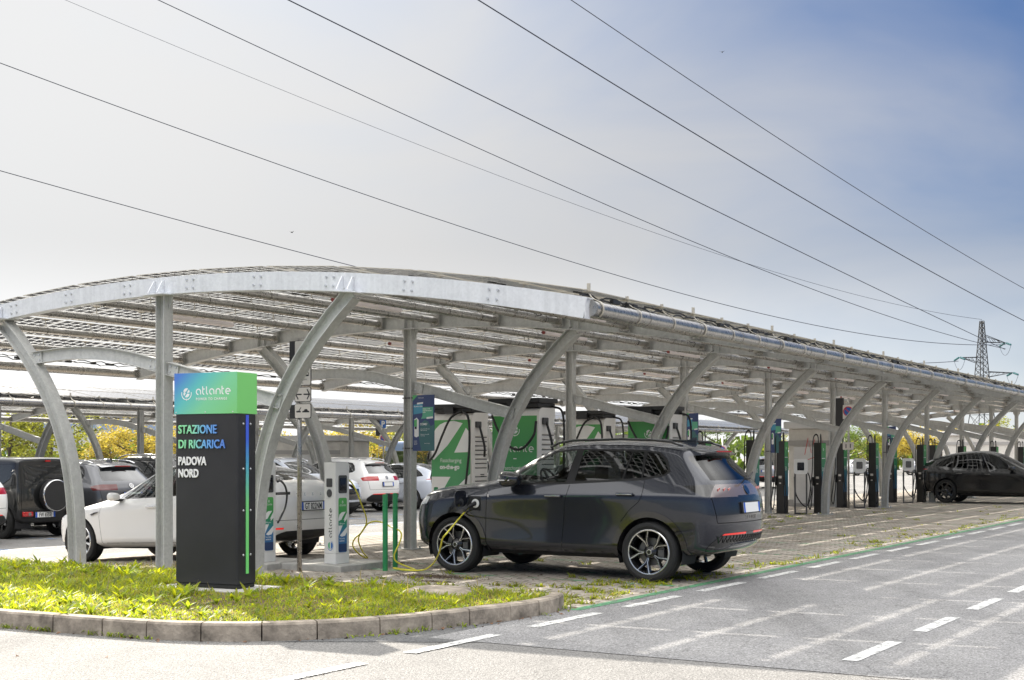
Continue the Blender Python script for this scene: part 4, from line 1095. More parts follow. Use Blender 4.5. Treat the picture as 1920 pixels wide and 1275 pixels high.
def roundel(parent, fr, r, name='badge'):
    mb = MB()
    mb.lathe([(0, -.004), (r, -.004), (r, .003), (0, .003)], 28, 1, fr)
    mb.ribbon(arc(0, 0, r*.9, 0, 360, 28), r*.14, .005, fr, 0)
    mb.ribbon([(-.36*r, .72*r), (0, .08*r), (.36*r, .72*r)], r*.15, .0052, fr, 0)
    mb.ribbon([(-.72*r, .32*r), (-.36*r, -.62*r), (0, 0.02*r), (.36*r, -.62*r), (.72*r, .32*r)], r*.15, .0054, fr, 0)
    mb.recalc = False
    return mb.build(name, ['chrome', 'gloss_black'], parent)

SUV_OUT = [(1.93, 1.195), (1.72, 1.112), (1.1, 1.128), (.1, 1.185), (-.15, 1.232), (-.225, 1.285), (-.155, 1.425), (-.05, 1.512), (.2, 1.54), (1.0, 1.553), (1.33, 1.535), (1.6, 1.42)]
SUV_PANES = [[(1.72, 1.135), (1.12, 1.15), (1.05, 1.53), (1.31, 1.512), (1.557, 1.405), (1.80, 1.245), (1.82, 1.20)],
             [(1.0, 1.165), (.95, 1.533), (.305, 1.52), (.38, 1.19)], [(.36, 1.197), (.285, 1.518), (.155, 1.513), (.13, 1.21)],
             [(.115, 1.21), (.115, 1.513), (-.04, 1.49), (-.135, 1.40), (-.198, 1.287), (-.147, 1.253)]]
def make_suv(name, label, paint, loc, yaw, hero=False, group=None, scale=(1, 1, 1), plate_text=None, rear='bar', glassm=None, level=None, lamp='red_lens'):
    c = Car(name, label, 'suv', SUV, level or (3 if hero else 2), paint, loc, yaw, group, scale); r = c.root
    rearc = lambda q, n: q.x < -.42
    c.wheels(2.68, .80, .353, .235, .262, 'twin' if hero else 'five', 'rim_silver', .405, .475, 'gloss_black' if hero else 'trim_black')
    g = glassm or (('clear_glass', 'privacy_glass') if hero else ('dark_pane',))
    c.windows(SUV_OUT, SUV_PANES, 'window_trim', g)
    c.piece('windscreen', [(1.50, -.52), (2.20, -.66), (2.20, .66), (1.50, .52)], 'z', 'clear_glass' if hero else 'dark_pane', lambda q, n: q.z > 1.1 and n.z > .2 and 1.2 < q.x < 2.4)
    wb = lambda q, n: q.x < -.40 and q.z > 1.1
    c.piece('rear_window', [(-.67, 1.185), (.67, 1.185), (.655, 1.23), (.56, 1.47), (-.56, 1.47), (-.655, 1.23)], 'x', 'privacy_glass' if hero else 'dark_pane', lambda q, n: wb(q, n) and n.x < -.25)
    if hero:
        for sg, cd in c.sides(): c.piece('pillar_trim', [(-.34, 1.462), (-.52, 1.475), (-.82, 1.19), (-.70, 1.185)], 'y', 'gloss_black', lambda q, n, cd=cd: cd(q, n) and q.x < -.38)
    xr = c.probe()
    # lamps
    for sg, cd in c.sides():
        if rear == 'bar':
            c.piece('taillight_wing', [(-.39, 1.125), (-.72, 1.14), (-.72, 1.0), (-.665, .995), (-.52, 1.065)], 'y', 'gloss_black', lambda q, n, cd=cd: cd(q, n) and q.x < -.36)
            t = c.piece('taillight', [(-.72, 1.14), (-1.05, 1.145), (-1.05, .995), (-.72, .995)], 'y', 'pale_lens', lambda q, n, cd=cd: cd(q, n) and q.x < -.66)
        else:
            t = c.piece('taillight', [(-.50, 1.06), (-.70, 1.11), (-1.05, 1.11), (-1.05, .98), (-.60, .97)], 'y', lamp, lambda q, n, cd=cd: cd(q, n) and q.x < -.45 and abs(q.y) > .42)
        c.piece('headlight', [(3.10, .945), (3.13, .86), (3.65, .80), (3.65, .92), (3.30, .965)], 'y', 'head_lens', lambda q, n, cd=cd: cd(q, n) and q.x > 3.05)
        if hero: c.piece('running_light', [(3.28, .80), (3.33, .70), (3.65, .66), (3.65, .76)], 'y', 'head_lens', lambda q, n, cd=cd: cd(q, n) and q.x > 3.2 and abs(q.y) > .5)
    if rear == 'bar':
        c.piece('light_bar', [(-.31, 1.01), (.31, 1.01), (.31, 1.14), (-.31, 1.14)], 'x', 'pale_lens', rearc)
    c.piece('grille', [(-.58, .48), (.58, .48), (.52, .80), (-.52, .80)], 'x', 'gloss_black', lambda q, n: q.x > 3.2)
    low = [(-.60, .30), (-.63, .37), (-.82, .575), (-1.1, .60), (-1.1, .30)]
    b = cut(c.bm, low, 'y', lambda q, n: q.x < -.5)
    if b.faces:
        for y0 in (.12, -.70):
            q = cut(b, [(y0, .558), (y0+.58, .558), (y0+.58, .585), (y0, .585)], 'x', rearc)
            if q.faces: bm_obj('reflector', q, 'red_reflector', r, .004)
            else: q.free()
        bm_obj('rear_bumper_trim', b, 'gloss_black' if hero else 'trim_black', r, .004)
    for sg, cd in c.sides():
        c.piece('sill', [(.42, .18), (2.26, .18), (2.26, .305), (.42, .305)], 'y', 'trim_black', lambda q, n, cd=cd: cd(q, n), .004)
        c.piece('front_bumper_trim', [(3.05, .2), (3.7, .2), (3.7, .42), (3.12, .42)], 'y', 'trim_black', lambda q, n, cd=cd: cd(q, n) or (q.x > 3.2 and (q.y*sg) >= 0), .003)
    c.seams([[(2.20, 1.075), (2.215, .7), (2.215, .31)], [(1.06, 1.12), (1.105, .9), (1.114, .82), (1.154, .31)],
             [(.08, 1.18), (.09, 1.0), (.13, .93), (.25, .835), (.36, .70)], [(.46, .40), (.48, .315)], [(2.34, 1.065), (2.75, 1.045), (3.12, .97)]], .007)
    c.seams([[(-.73, .70), (.73, .70)], [(-.74, .70), (-.79, .99)], [(.74, .70), (.79, .99)]], .008, axis='x', conds=(rearc,))
    if hero:
        # charge port: recess, socket and opened flap on the left wing
        c.piece('charge_port', rrect(2.285, 2.475, .79, .965, .03), 'y', 'trim_black', left, -.008)
    c.finish()
    # spoiler, rails, fin, plate
    prof = [(-.22, 1.600), (-.42, 1.578), (-.575, 1.528), (-.57, 1.512), (-.48, 1.505), (-.34, 1.53)]; mb = MB(); ny = 12
    vs = []
    for i in range(ny+1):
        y = -.53+1.06*i/ny; q = abs(y/.53)**2.2
        vs += [(x*(1-.13*q) if x < -.4 else x, y, z-.035*q) for x, z in prof]
    mb.add(vs, [(i*6+k, i*6+(k+1) % 6, (i+1)*6+(k+1) % 6, (i+1)*6+k) for i in range(ny) for k in range(6)]+[(0, 1, 2, 3, 4, 5), tuple(ny*6+k for k in (5, 4, 3, 2, 1, 0))])
    sp = mb.build('spoiler', paint, r, smooth=30)
    mb = MB(); mb.obox((-.573, 0, 1.520), (.006, 0, 0), (0, .22, 0), (0, 0, .009)); mb.build('brake_light', 'red_lens', sp)
    for sg in (1, -1):
        mb = MB(); y = sg*.60
        mb.tube([(1.46, y, 1.575), (1.34, y, 1.628), (1.15, y, 1.655), (.5, y, 1.668), (.05, y, 1.652), (-.15, y, 1.632), (-.30, y, 1.585)], .016, 8)
        mb.build('roof_rail', 'gloss_black' if hero else 'rim_silver', r, smooth=True)
    mb = MB(); mb.prism([(-.22, 1.60), (-.02, 1.635), (-.10, 1.655), (-.19, 1.69), (-.22, 1.69)], -.012, .012, frame((0, 0, 0), (1, 0, 0), (0, 0, 1)))
    mb.build('antenna_fin', paint, r)
    fr = frame((xr(0, .865)-.012, 0, .865), (0, -1, 0), (xr(0, .92)-xr(0, .81), 0, .11))
    plate(r, plate_text, fr, h=.115)
    roundel(r, frame((xr(0, 1.07)-.006, 0, 1.07), (0, -1, 0), (xr(0, 1.12)-xr(0, 1.02), 0, .10)), .062)
    c.mirrors(1.80, .96, 1.185, 'gloss_black' if hero else paint)
    c.handle(1.14, 1.37, .918, .985, paint); c.handle(.19, .41, .918, 1.02, paint)
    if hero:
        for ch, y in zip('TIGUAN', (.16, .105, .05, -.01, -.07, -.13)):
            textobj('lettering', ch, .052, 'gloss_black', r, frame((xr(y, .75)-.0005, y, .735), (0, -1, 0), (xr(y, .78)-xr(y, .73), 0, .05)), ext=.003, off=.002)
        c.cabin(2.02, -.5, 1.0)
        mb = MB(); mb.lathe([(0, 0), (.052, 0), (.056, .012), (.048, .018), (0, .018)], 20, 0, frame((2.36, .905, .875), (1, 0, 0), (0, 0, -1)))
        mb.build('socket', 'plate_white', r)
        mb = MB(); mb.prism(rrect(.0, .19, -.10, .10, .05), -.006, .006, frame((2.50, .915, .935), (.25, 1, 0), (0, 0, 1))); mb.build('charge_flap', paint, r)
        # honeycomb mesh and exhaust-like trim in the rear bumper
        mb = MB()
        for k in range(17):
            for t in (-1, 1):
                y = .68-.075*k; y2 = y+t*.045
                mb.beam((xr(y, .47)-.012, y, .465), (xr(y2, .545)-.012, y2, .548), .007, .009)
        mb.build('bumper_mesh', 'gloss_black', r)
        mb = MB(); mb.tube([(xr(y, z)-.004, y, z) for y, z in ((.66, .395), (.56, .40), (.46, .42), (.38, .445), (.2, .45), (0, .45), (-.2, .45), (-.38, .445), (-.46, .42), (-.56, .40))], .013, 8); mb.build('diffuser_trim', 'gloss_black', r, smooth=True)
        for sg in (1, -1):
            for k in range(3):
                y = sg*(.44+.10*k); mb = MB(); mb.obox((xr(y, 1.08)-.001, y, 1.08), (.003, 0, 0), (0, .030, -.006), (0, 0, .016)); mb.build('lamp_element', 'red_lens', r)
        # number plate lamp strip, wiper, front R badge
        mb = MB(); mb.tube([(-.865, .02, 1.185), (-.82, -.2, 1.225), (-.77, -.42, 1.27)], .010, 6); mb.bbox(-.885, -.845, -.05, .08, 1.185, 1.215, .01); mb.build('rear_wiper', 'trim_black', r)
        textobj('wing_badge', 'R', .05, 'chrome', r, frame((2.19, .912, .955), (-1, 0, 0), (0, 0, 1)), ext=.002)
    return c

SED_OUT = [(2.12, .95), (1.2, .968), (.3, .995), (-.42, 1.062), (-.28, 1.16), (.12, 1.345), (.6, 1.405), (1.15, 1.415), (1.5, 1.345), (1.86, 1.145)]
SED_PANES = [[(1.98, .968), (1.10, .985), (1.06, 1.395), (1.2, 1.395), (1.48, 1.325), (1.80, 1.15)], [(1.03, .985), (.22, 1.01), (.25, 1.345), (.6, 1.382), (1.0, 1.395)], [(.17, 1.015), (-.34, 1.066), (-.18, 1.175), (.19, 1.33)]]
def make_sedan(name, label, cat, paint, loc, yaw, group=None, scale=(1, 1, 1), plate_text=None, letters=None, rim='rim_silver', lamp='red_lens', glassm=('tint_glass', 'privacy_glass'), hatch=False, style='ten'):
    c = Car(name, label, cat, SEDAN, 2, paint, loc, yaw, group, scale); r = c.root
    c.wheels(2.875, .80, .338, .225, .245, style, rim, .375, 0)
    c.windows(SED_OUT, SED_PANES, 'gloss_black', glassm)
    up = lambda q, n: q.z > .95 and n.z > .25
    c.piece('windscreen', [(1.56, -.47), (2.36, -.62), (2.36, .62), (1.56, .47)], 'z', glassm[0], up)
    c.piece('rear_window', [(-.74, -.53), (.10, -.45), (.10, .45), (-.74, .53)], 'z', 'dark_pane', up)
    c.piece('glass_roof', [(.16, -.45), (1.50, -.45), (1.50, .45), (.16, .45)], 'z', 'dark_pane', up)
    for sg, cd in c.sides():
        c.piece('taillight', [(-.52, .955), (-.70, .985), (-.95, .985), (-.95, .945), (-.70, .945)], 'y', lamp, lambda q, n, cd=cd: cd(q, n) and q.x < -.6 and abs(q.y) > .45)
        c.piece('headlight', [(3.20, .76), (3.25, .70), (3.8, .62), (3.8, .69), (3.45, .735)], 'y', 'head_lens', lambda q, n, cd=cd: cd(q, n) and q.x > 3.1)
        c.piece('sill', [(.36, .1), (2.5, .1), (2.5, .235), (.36, .235)], 'y', 'trim_black', cd, .002)
    c.piece('rear_bumper_trim', [(-.44, .1), (-.66, .27), (-.88, .43), (-1.2, .45), (-1.2, .1)], 'y', 'trim_black', lambda q, n: q.x < -.3, .003)
    for y0 in (.50, -.72): c.piece('reflector', [(y0, .46), (y0+.22, .46), (y0+.22, .483), (y0, .483)], 'x', 'red_reflector', lambda q, n: q.x < -.7, .003)
    c.seams([[(2.38, .87), (2.42, .70), (2.38, .28)], [(1.08, .97), (1.10, .7), (1.13, .27)], [(.2, 1.0), (.24, .8), (.36, .62), (.43, .5)], [(2.3, .30), (.5, .30)], [(2.48, .89), (3.2, .80)]], .006)
    c.seams([[(-.76, .62), (-.70, .585), (.70, .585), (.76, .62)], [(-.78, .63), (-.80, .93)], [(.78, .63), (.80, .93)]], .007, axis='x', conds=(lambda q, n: q.x < -.5,))
    c.finish()
    plate(r, plate_text, frame((-1.008, 0, .775), (0, -1, 0), (0, 0, 1)))
    c.mirrors(2.02, .92, .995, paint, .10, .095, .062, False); 
    for x in (1.2, .33): c.handle(x, x+.2, .918, .83 if x > 1 else .845, paint)
    c.cabin(2.2, -.2, .86, .68, ((1.05, .36), (1.05, -.36), (.15, .36), (.15, -.36)), 1.20)
    if letters:
        for k, ch in enumerate(letters):
            y = .34-.17*k
            textobj('lettering', ch, .055, 'chrome', r, frame((-1.013, y+.02, .925), (0, -1, 0), (.0, 0, 1)), ext=.003, off=.001)
    return c

def make_box_car(name, label, paint, loc, yaw, plate_text):
    c = Car(name, label, 'off-road car', BOX, 2, paint, loc, yaw); r = c.root
    c.wheels(2.25, .70, .345, .20, .20, 'five', 'rim_black', .41, .47, 'trim_black', .36)
    c.windows([(-.40, 1.11), (.53, 1.11), (1.5, 1.11), (1.24, 1.58), (.55, 1.59), (-.37, 1.58)], [[(-.36, 1.135), (.52, 1.135), (.52, 1.555), (-.34, 1.555)], [(.60, 1.135), (1.42, 1.135), (1.20, 1.55), (.60, 1.555)]], 'gloss_black', ('dark_pane',))
    rc = lambda q, n: q.x < -.4
    c.piece('rear_window', rrect(-.60, .60, 1.12, 1.53, .05), 'x', 'dark_pane', rc)
    c.piece('windscreen', [(1.30, -.62), (1.62, -.64), (1.62, .64), (1.30, .62)], 'z', 'dark_pane', lambda q, n: q.z > 1.08 and q.x > 1.2)
    c.piece('rear_bumper_trim', [(-.9, .2), (-.9, .60), (-.46, .60), (-.36, .2)], 'y', 'trim_black', lambda q, n: q.x < -.3, .02, .02)
    c.seams([[(-.66, .62), (.66, .62)], [(-.66, .62), (-.66, 1.60)], [(.66, .62), (.66, 1.60)], [(-.66, 1.60), (.66, 1.60)]], .008, axis='x', conds=(rc,))
    c.finish()
    mb = MB(); fr = frame((-.545, -.06, .90), (0, -1, 0), (0, 0, 1))
    mb.lathe([(0, -.02), (.30, -.02), (.335, .03), (.335, .15), (.31, .175), (0, .178)], 40, 0, fr); 
    mb.lathe([(.318, .172), (.332, .165), (.337, .15), (.337, .13)], 40, 1, fr)
    mb.build('spare_wheel_cover', ['trim_black', 'chrome'], r, smooth=40)
    for sg in (1, -1):
        mb = MB(); mb.bbox(-.585, -.55, sg*.56-.13, sg*.56+.13, .47, .57, .012, 0); mb.bbox(-.59, -.584, sg*.52-.035, sg*.52+.035, .485, .555, .002, 1)
        mb.build('taillight', ['red_lens', 'pale_lens'], r, smooth=40)
        mb = MB(); mb.box(-.28, -.24, sg*.62-.12, sg*.62+.12, .16, .42); mb.build('mud_flap', 'trim_black', r)
    mb = MB(); mb.obox((-.50, 0, 1.625), (.012, 0, 0), (0, .06, 0), (0, 0, .018)); mb.build('brake_light', 'red_lens', r)
    plate(r, plate_text, frame((-.565, .12, .50), (0, -1, 0), (0, 0, 1)), .50, .11)
    c.mirrors(1.45, .85, 1.17, 'trim_black', .08, .10, .09, False); c.handle(.72, .90, .79, 1.0, 'trim_black')
    return c
YAWB = math.atan2(-UY, -UX)          # nose towards -u
def place(u, v, dz=0.0): return W(u, v, zg(u)+dz)
def car_at(u, v, yaw_off=0): return dict(loc=place(u, v), yaw=YAWB+R(yaw_off))
hero = make_suv('grey_suv', 'dark grey suv plugged into a yellow charging cable under the car port', 'grey_paint', (2.04, 16.2, 0.004), R(149.3), hero=True)
sed = make_sedan('white_sedan', 'white electric sedan charging behind the black totem sign', 'car', 'white_car', (W(-1.0, 2.92, -.055)), YAWB, plate_text='GT 822NM', letters='TESLA', lamp='gloss_black', glassm=('clear_glass', 'privacy_glass'))
sed.root.rotation_euler = (0, R(2.2), YAWB)
# fender darts and charge lead port
mb = MB()
mb.add([(2.62, .925, .735), (2.50, .925, .765), (2.36, .925, .775), (2.45, .925, .74)], [(0, 1, 2, 3)]); 
for q in ((2.62, .932, .735),): pass
mb2 = MB(); mb2.prism([(2.42, .775), (2.50, .768), (2.60, .735), (2.56, .722), (2.50, .742)], -.934, -.915, frame((0, 0, 0), (1, 0, 0), (0, 0, 1))); mb2.build('side_repeater', 'gloss_black', sed.root)
# ------------------------------------------------------------------ parked cars further in
make_box_car('black_offroad_car', 'boxy black off-road car with a round spare wheel cover on its tailgate', 'black_car', W(-11.2, 6.95, zg(-11.2)), YAWB, 'FW 655SJ')
make_suv('grey_suv', 'slate grey suv with dark windows parked beside the boxy black off-road car', 'slate_car', yaw=YAWB, loc=place(-11.75, 9.4), rear='lamp', glassm=('dark_pane',), scale=(1.03, 1.02, .985), lamp='red_dark')
make_suv('black_suv', 'black suv whose pale roof shows behind the slate grey suv', 'black_car', yaw=YAWB, loc=place(-12.2, 12.2), rear='lamp', glassm=('dark_pane',), scale=(1.05, 1.04, 1.06), lamp='red_dark')
make_suv('white_suv', 'white suv cut by the photo edge, red taillight next to the boxy off-road car', 'white_car', yaw=YAWB, loc=place(-10.66, 4.55), rear='lamp', glassm=('dark_pane',))
make_suv('white_suv', 'white suv with red taillights seen from behind past the green bollards', 'white_car', yaw=YAWB, loc=place(-13.3, 21.06), rear='lamp', glassm=('dark_pane',), plate_text='FG 471XN' if False else None)
make_suv('white_suv', 'white suv facing out with a black grille and plate, behind the white charging post', 'blue_white', yaw=YAWB+math.pi, loc=place(-14.75, 17.75), rear='lamp', glassm=('dark_pane',))
make_sedan('white_hatchback', 'white hatchback with slanted red taillight beyond the third green bollard', 'car', 'blue_white', place(-13.0, 24.0), YAWB, scale=(.92, .98, 1.02), glassm=('dark_pane',))
make_sedan('black_coupe', 'black coupe-roofed car parked nose to the road under the far bays', 'car', 'coal_car', W(2.05, 31.55, 0), YAWB+math.pi, scale=(.98, 1.0, 1.10), rim='rim_black', glassm=('privacy_glass',), style='seven')
make_sedan('white_hatchback', 'small white hatchback far away between the black charging posts', 'car', 'white_car', (31.0, 118, -.3), R(200), scale=(.85, .97, 1.02), glassm=('dark_pane',), style='five')
make_sedan('silver_sedan', 'silver car far away, in front of the yellow trees', 'car', 'silver_car', (36.5, 121, -.3), R(12), scale=(.98, .97, 1.0), glassm=('dark_pane',), style='five')
make_suv('silver_suv', 'silver suv far away, its tail behind the first slim charging posts', 'silver_car', yaw=R(75), loc=(13.8, 72, -.2), rear='lamp', glassm=('dark_pane',))
make_suv('white_suv', 'white suv parked in the row beyond the small white car, under the second car port', 'white_car', yaw=YAWB, loc=place(-12.0, 28.5), rear='lamp', glassm=('dark_pane',))
make_sedan('dark_sedan', 'dark saloon parked in the aisle row behind the white cabinets', 'car', 'slate_car', place(-11.8, 33.7), YAWB, glassm=('dark_pane',), style='five')

# ------------------------------------------------------------------ totem sign
mat('totem_black', (0.021, 0.021, 0.023), 0.5, vary=0.18, scale=3, bump=0.12, bscale=160)
mat('totem_edge', (0.018, 0.018, 0.018), 0.55, bump=0.1, bscale=120)
gradmat('totem_head', [(0.0, (0.075, 0.20, 0.60)), (0.30, (0.11, 0.50, 0.50)), (0.58, (0.20, 0.60, 0.33)), (1.0, (0.20, 0.58, 0.20))], (0.72, 0.0, -0.42, 0.33), 0.35, coat=0.3)
mat('head_green', (0.20, 0.60, 0.17), 0.35)
gradmat('strip_grad', [(0.0, (0.20, 0.75, 0.20)), (0.45, (0.22, 0.72, 0.25)), (0.68, (0.10, 0.42, 0.60)), (0.85, (0.06, 0.14, 0.72)), (1.0, (0.07, 0.12, 0.70))], 'Z', 0.3)
gradmat('letter_grad', [(0.0, (0.30, 0.78, 0.38)), (0.35, (0.30, 0.76, 0.48)), (0.62, (0.16, 0.42, 0.78)), (1.0, (0.11, 0.25, 0.70))], (1.75, 0, 0, .62), 0.4, coords='Object')
mat('white_print', (0.82, 0.82, 0.81), 0.45)
tot = thing('totem_sign', 'tall black totem sign with a blue to green head on the grass', 'totem sign', W(2.69, -1.81, 0.12), ROT+R(6.5))
mb = MB(); mb.bbox(-.60, .60, -.34, .34, -.06, .012, .01); mb.build('plinth', 'concrete', tot)
TW, TD, TH = .392, .162, 1.775
mb = MB(); mb.bbox(-TW+.012, TW-.012, -TD+.01, TD-.01, .013, .06, .012); mb.build('foot', 'totem_edge', tot)
mb = MB()
mb.prism(rrect(-TW, TW, -TD, TD, .03, 5), .06, TH, None, 0)
body = mb.build('body', 'totem_black', tot, smooth=30)
mb = MB(); mb.box(-TW-.002, TW+.002, -TD-.006, -TD-.001, TH+.003, TH+.42, 0); o = mb.build('head', 'totem_head', tot)
mb = MB(); mb.box(-TW-.002, TW+.002, -TD-.0009, TD+.003, TH+.003, TH+.417, 0)
mb.box(-TW, TW, -TD, TD, TH+.4173, TH+.421, 1); mb.build('head_box', ['head_green', 'white_print'], tot)
# colour strip and fixings on the end panel
mb = MB(); mb.box(TW+.001, TW+.006, -.022, .022, .16, TH-.01, 0); mb.build('light_strip', 'strip_grad', tot)
mb = MB()
for z in (.35, .80, 1.22, TH-.1):
    for y in (-.06, .06): mb.lathe([(0, .008), (.009, .006), (.012, 0)], 10, 0, Matrix.Translation((TW+.0005, y, z)) @ Matrix.Rotation(R(90), 4, 'Y'))
for x in (-TW+.02, 0, TW-.05): mb.lathe([(0, .006), (.006, .004), (.008, 0)], 8, 0, frame((x, -TD-.006, TH+.02), (1, 0, 0), (0, 0, 1)))
mb.build('screw', 'bolt_zinc', tot)
fr = frame((-TW, -TD-.001, 0), (1, 0, 0), (0, 0, 1))
def tx(name, s, x, z, size, m, sx, ext=.002, off=.0): return textobj(name, s, size, m, tot, fr @ Matrix.Translation((x, z, ext+.0015)), sx=sx, ext=ext, off=off, space=1.02)
tx('lettering', 'STAZIONE', .052, TH-.195, .122, 'letter_grad', .83, .006, .0018)
tx('lettering', 'DI RICARICA', .052, TH-.345, .122, 'letter_grad', .83, .006, .0018)
tx('lettering', 'PADOVA', .050, TH-.515, .116, 'white_print', .75, .005, .0036)
tx('lettering', 'NORD', .050, TH-.640, .116, 'white_print', .75, .005, .0036)
mb = MB(); mb.recalc = False; f2 = frame((-TW, -TD-.0065, TH), (1, 0, 0), (0, 0, 1))
put_word(mb, f2 @ Matrix.Translation((.275, .195, 0)), .064, .0006, 0, .19)
put_emblem(mb, f2, .155, .205, .118, .0006)
mb.build('logo', 'white_print', tot)
textobj('lettering', 'POWER TO CHANGE', .036, 'white_print', tot, f2 @ Matrix.Translation((.275, .142, .0007)), ext=.0003, space=1.26, off=.0006, sx=.95)

# ------------------------------------------------------------------ slim white charging posts
mat('post_white', (0.74, 0.73, 0.71), 0.38, vary=0.05, scale=3)
mat('screen_black', (0.01, 0.01, 0.011), 0.12, coat=1.0)
mat('grey_plastic', (0.06, 0.06, 0.062), 0.5)
mat('yellow_cable', (0.80, 0.72, 0.06), 0.45)
mat('label_navy', (0.025, 0.05, 0.14), 0.4)
mat('label_blue', (0.06, 0.17, 0.36), 0.4)
gradmat('post_label', [(0.0, (0.045, 0.14, 0.36)), (0.38, (0.05, 0.19, 0.38)), (0.5, (0.03, 0.27, 0.22)), (0.62, (0.05, 0.30, 0.09)), (1.0, (0.10, 0.42, 0.10))], 'Z', 0.35)
mat('ring_green', (0.10, 0.42, 0.20), 0.4); mat('ring_blue', (0.05, 0.17, 0.45), 0.4)
def leaf_bolt(w, h):
    """the two leaf halves that leave a lightning bolt between them, in a w x h field"""
    s = min(w, h)
    up = [(0, h*.62)]+[(w*.0+w*.62*(1-math.cos(R(a)))*.5/.5*.55, h*.62+h*.36*math.sin(R(a))) for a in (25, 45, 65, 80)]
    return up
def charge_post(name, label, loc, rot, grp, side_word=True):
    t = thing(name, label, 'charging post', loc, rot, grp)
    mb = MB(); mb.prism(rrect(-.125, .125, -.17, .17, .012, 3), 0, .13, None); mb.prism(rrect(-.125, .125, -.17, .17, .012, 3), .134, 1.20, None)
    fr = frame((0, 0, 0), (0, 1, 0), (0, 0, 1))
    P = [(-.17, 1.20), (.17, 1.20), (.17, 1.24), (.155, 1.285), (.125, 1.302), (-.17, 1.302)]
    mb.prism(P, -.125, .125, fr); mb.build('housing', 'post_white', t, smooth=25)
    # end face (towards +x): screen, label
    f1 = frame((.126, 0, 0), (0, 1, 0), (0, 0, 1))
    mb = MB(); mb.prism(rrect(-.10, .105, .905, 1.135, .025), 0, .006, f1, 0); mb.prism(rrect(-.075, .08, .94, 1.10, .012), .0062, .0072, f1, 1); mb.build('screen', ['grey_plastic', 'screen_black'], t)
    mb = MB(); mb.prism(rrect(-.10, .105, .145, .845, .03), 0, .002, f1, 0); lb = mb.build('label', 'post_label', t)
    mb = MB(); mb.recalc = False
    def pf(pts, d=.0026, m=0): mb.add([f1 @ Vector((x, z, d)) for x, z in pts], [tuple(range(len(pts)))], m)
    pf([(-.10, .58), (-.08, .63), (-.02, .66), (.075, .665), (-.0, .60), (-.03, .565), (-.1, .55)][::-1])
    pf([(.105, .57), (.04, .53), (.045, .565), (.02, .555), (.09, .635), (.105, .65)])
    pf([(-.10, .49), (.0, .49), (-.10, .36)][::-1])
    pf([(-.07, .36), (.105, .47), (.105, .40), (.06, .355), (-.02, .345)][::-1])
    pf([(-.098, .152), (.103, .152), (.103, .255), (-.098, .255)], .0028, 1)
    mb.build('print', ['white_print', 'label_navy'], lb)
    mb = MB(); mb.recalc = False
    put_emblem(mb, f1, .0, .79, .036, .003); put_word(mb, f1 @ Matrix.Translation((-.078, .735, 0)), .0225, .003, 0, .16); mb.build('logo', 'white_print', lb)
    textobj('lettering', '100% green', .028, 'white_print', lb, f1 @ Matrix.Translation((-.085, .505, .0031)), ext=.0002)
    textobj('lettering', 'Fastcharging', .027, 'white_print', lb, f1 @ Matrix.Translation((-.082, .315, .0031)), ext=.0002)
    textobj('lettering', 'on-the-go', .031, 'white_print', lb, f1 @ Matrix.Translation((-.078, .283, .0031)), ext=.0002, off=.0006)
    # broad face (towards -y): square reader, round socket, upright name
    f3 = frame((0, -.171, 0), (1, 0, 0), (0, 0, 1))
    mb = MB(); mb.prism(rrect(-.065, .055, .985, 1.095, .015), 0, .012, f3, 0); mb.build('card_reader', 'grey_plastic', t)
    mb = MB(); mb.prism(arc(-.005, .905, .052, 0, 360, 24)[:-1], 0, .014, f3, 0); mb.build('socket', 'grey_plastic', t)
    if side_word:
        mb = MB(); mb.recalc = False; f4 = f3 @ Matrix.Translation((.05, .335, 0)) @ Matrix.Rotation(R(90), 4, 'Z')
        put_word(mb, f4, .056, .001, 0, .17); mb.build('logo', 'ink_black', t)
        mb = MB(); mb.recalc = False
        mb.ribbon(arc(.01, .235, .062, -150, 60, 14), .008, .001, f3, 1); mb.prism(arc(.005, .235, .045, 95, 265, 10), .0004, .0012, f3, 0); mb.prism(arc(.018, .235, .045, 85, -85, 10), .0004, .0012, f3, 1)
        mb.build('emblem', ['ring_green', 'ring_blue'], t)
    # socket and hook on the far end
    mb = MB(); mb.bbox(-.06, .06, .165, .21, .98, 1.08, .015); mb.build('outlet', 'grey_plastic', t)
    t.scale = (.80, .76, 1.0)
    return t
def slab(u0, u1, v0, v1, label):
    mb = MB(); cu, cv = (u0+u1)/2, (v0+v1)/2; mb.bbox(-(u1-u0)/2, (u1-u0)/2, -(v1-v0)/2, (v1-v0)/2, -.02, .085, .012)
    o = mb.build('plinth_slab', 'concrete', None, loc=W(cu, cv, 0), rotz=ROT); return tag(o, label, 'concrete slab')
slab(.75, 1.80, 1.30, 2.35, 'low concrete slab carrying the charging post with the yellow cable')
slab(-.15, .82, 1.02, 1.98, 'low concrete slab carrying the charging post beside the totem')
G1 = 'slim white charging posts'
charge_post('charging_post', 'white charging post with a name written up its side, feeding the yellow cable', W(1.475, 1.62, .087), ROT-R(4), G1)
charge_post('charging_post', 'white charging post half hidden by the black totem sign', W(.47, 1.34, .087), ROT-R(4), G1)

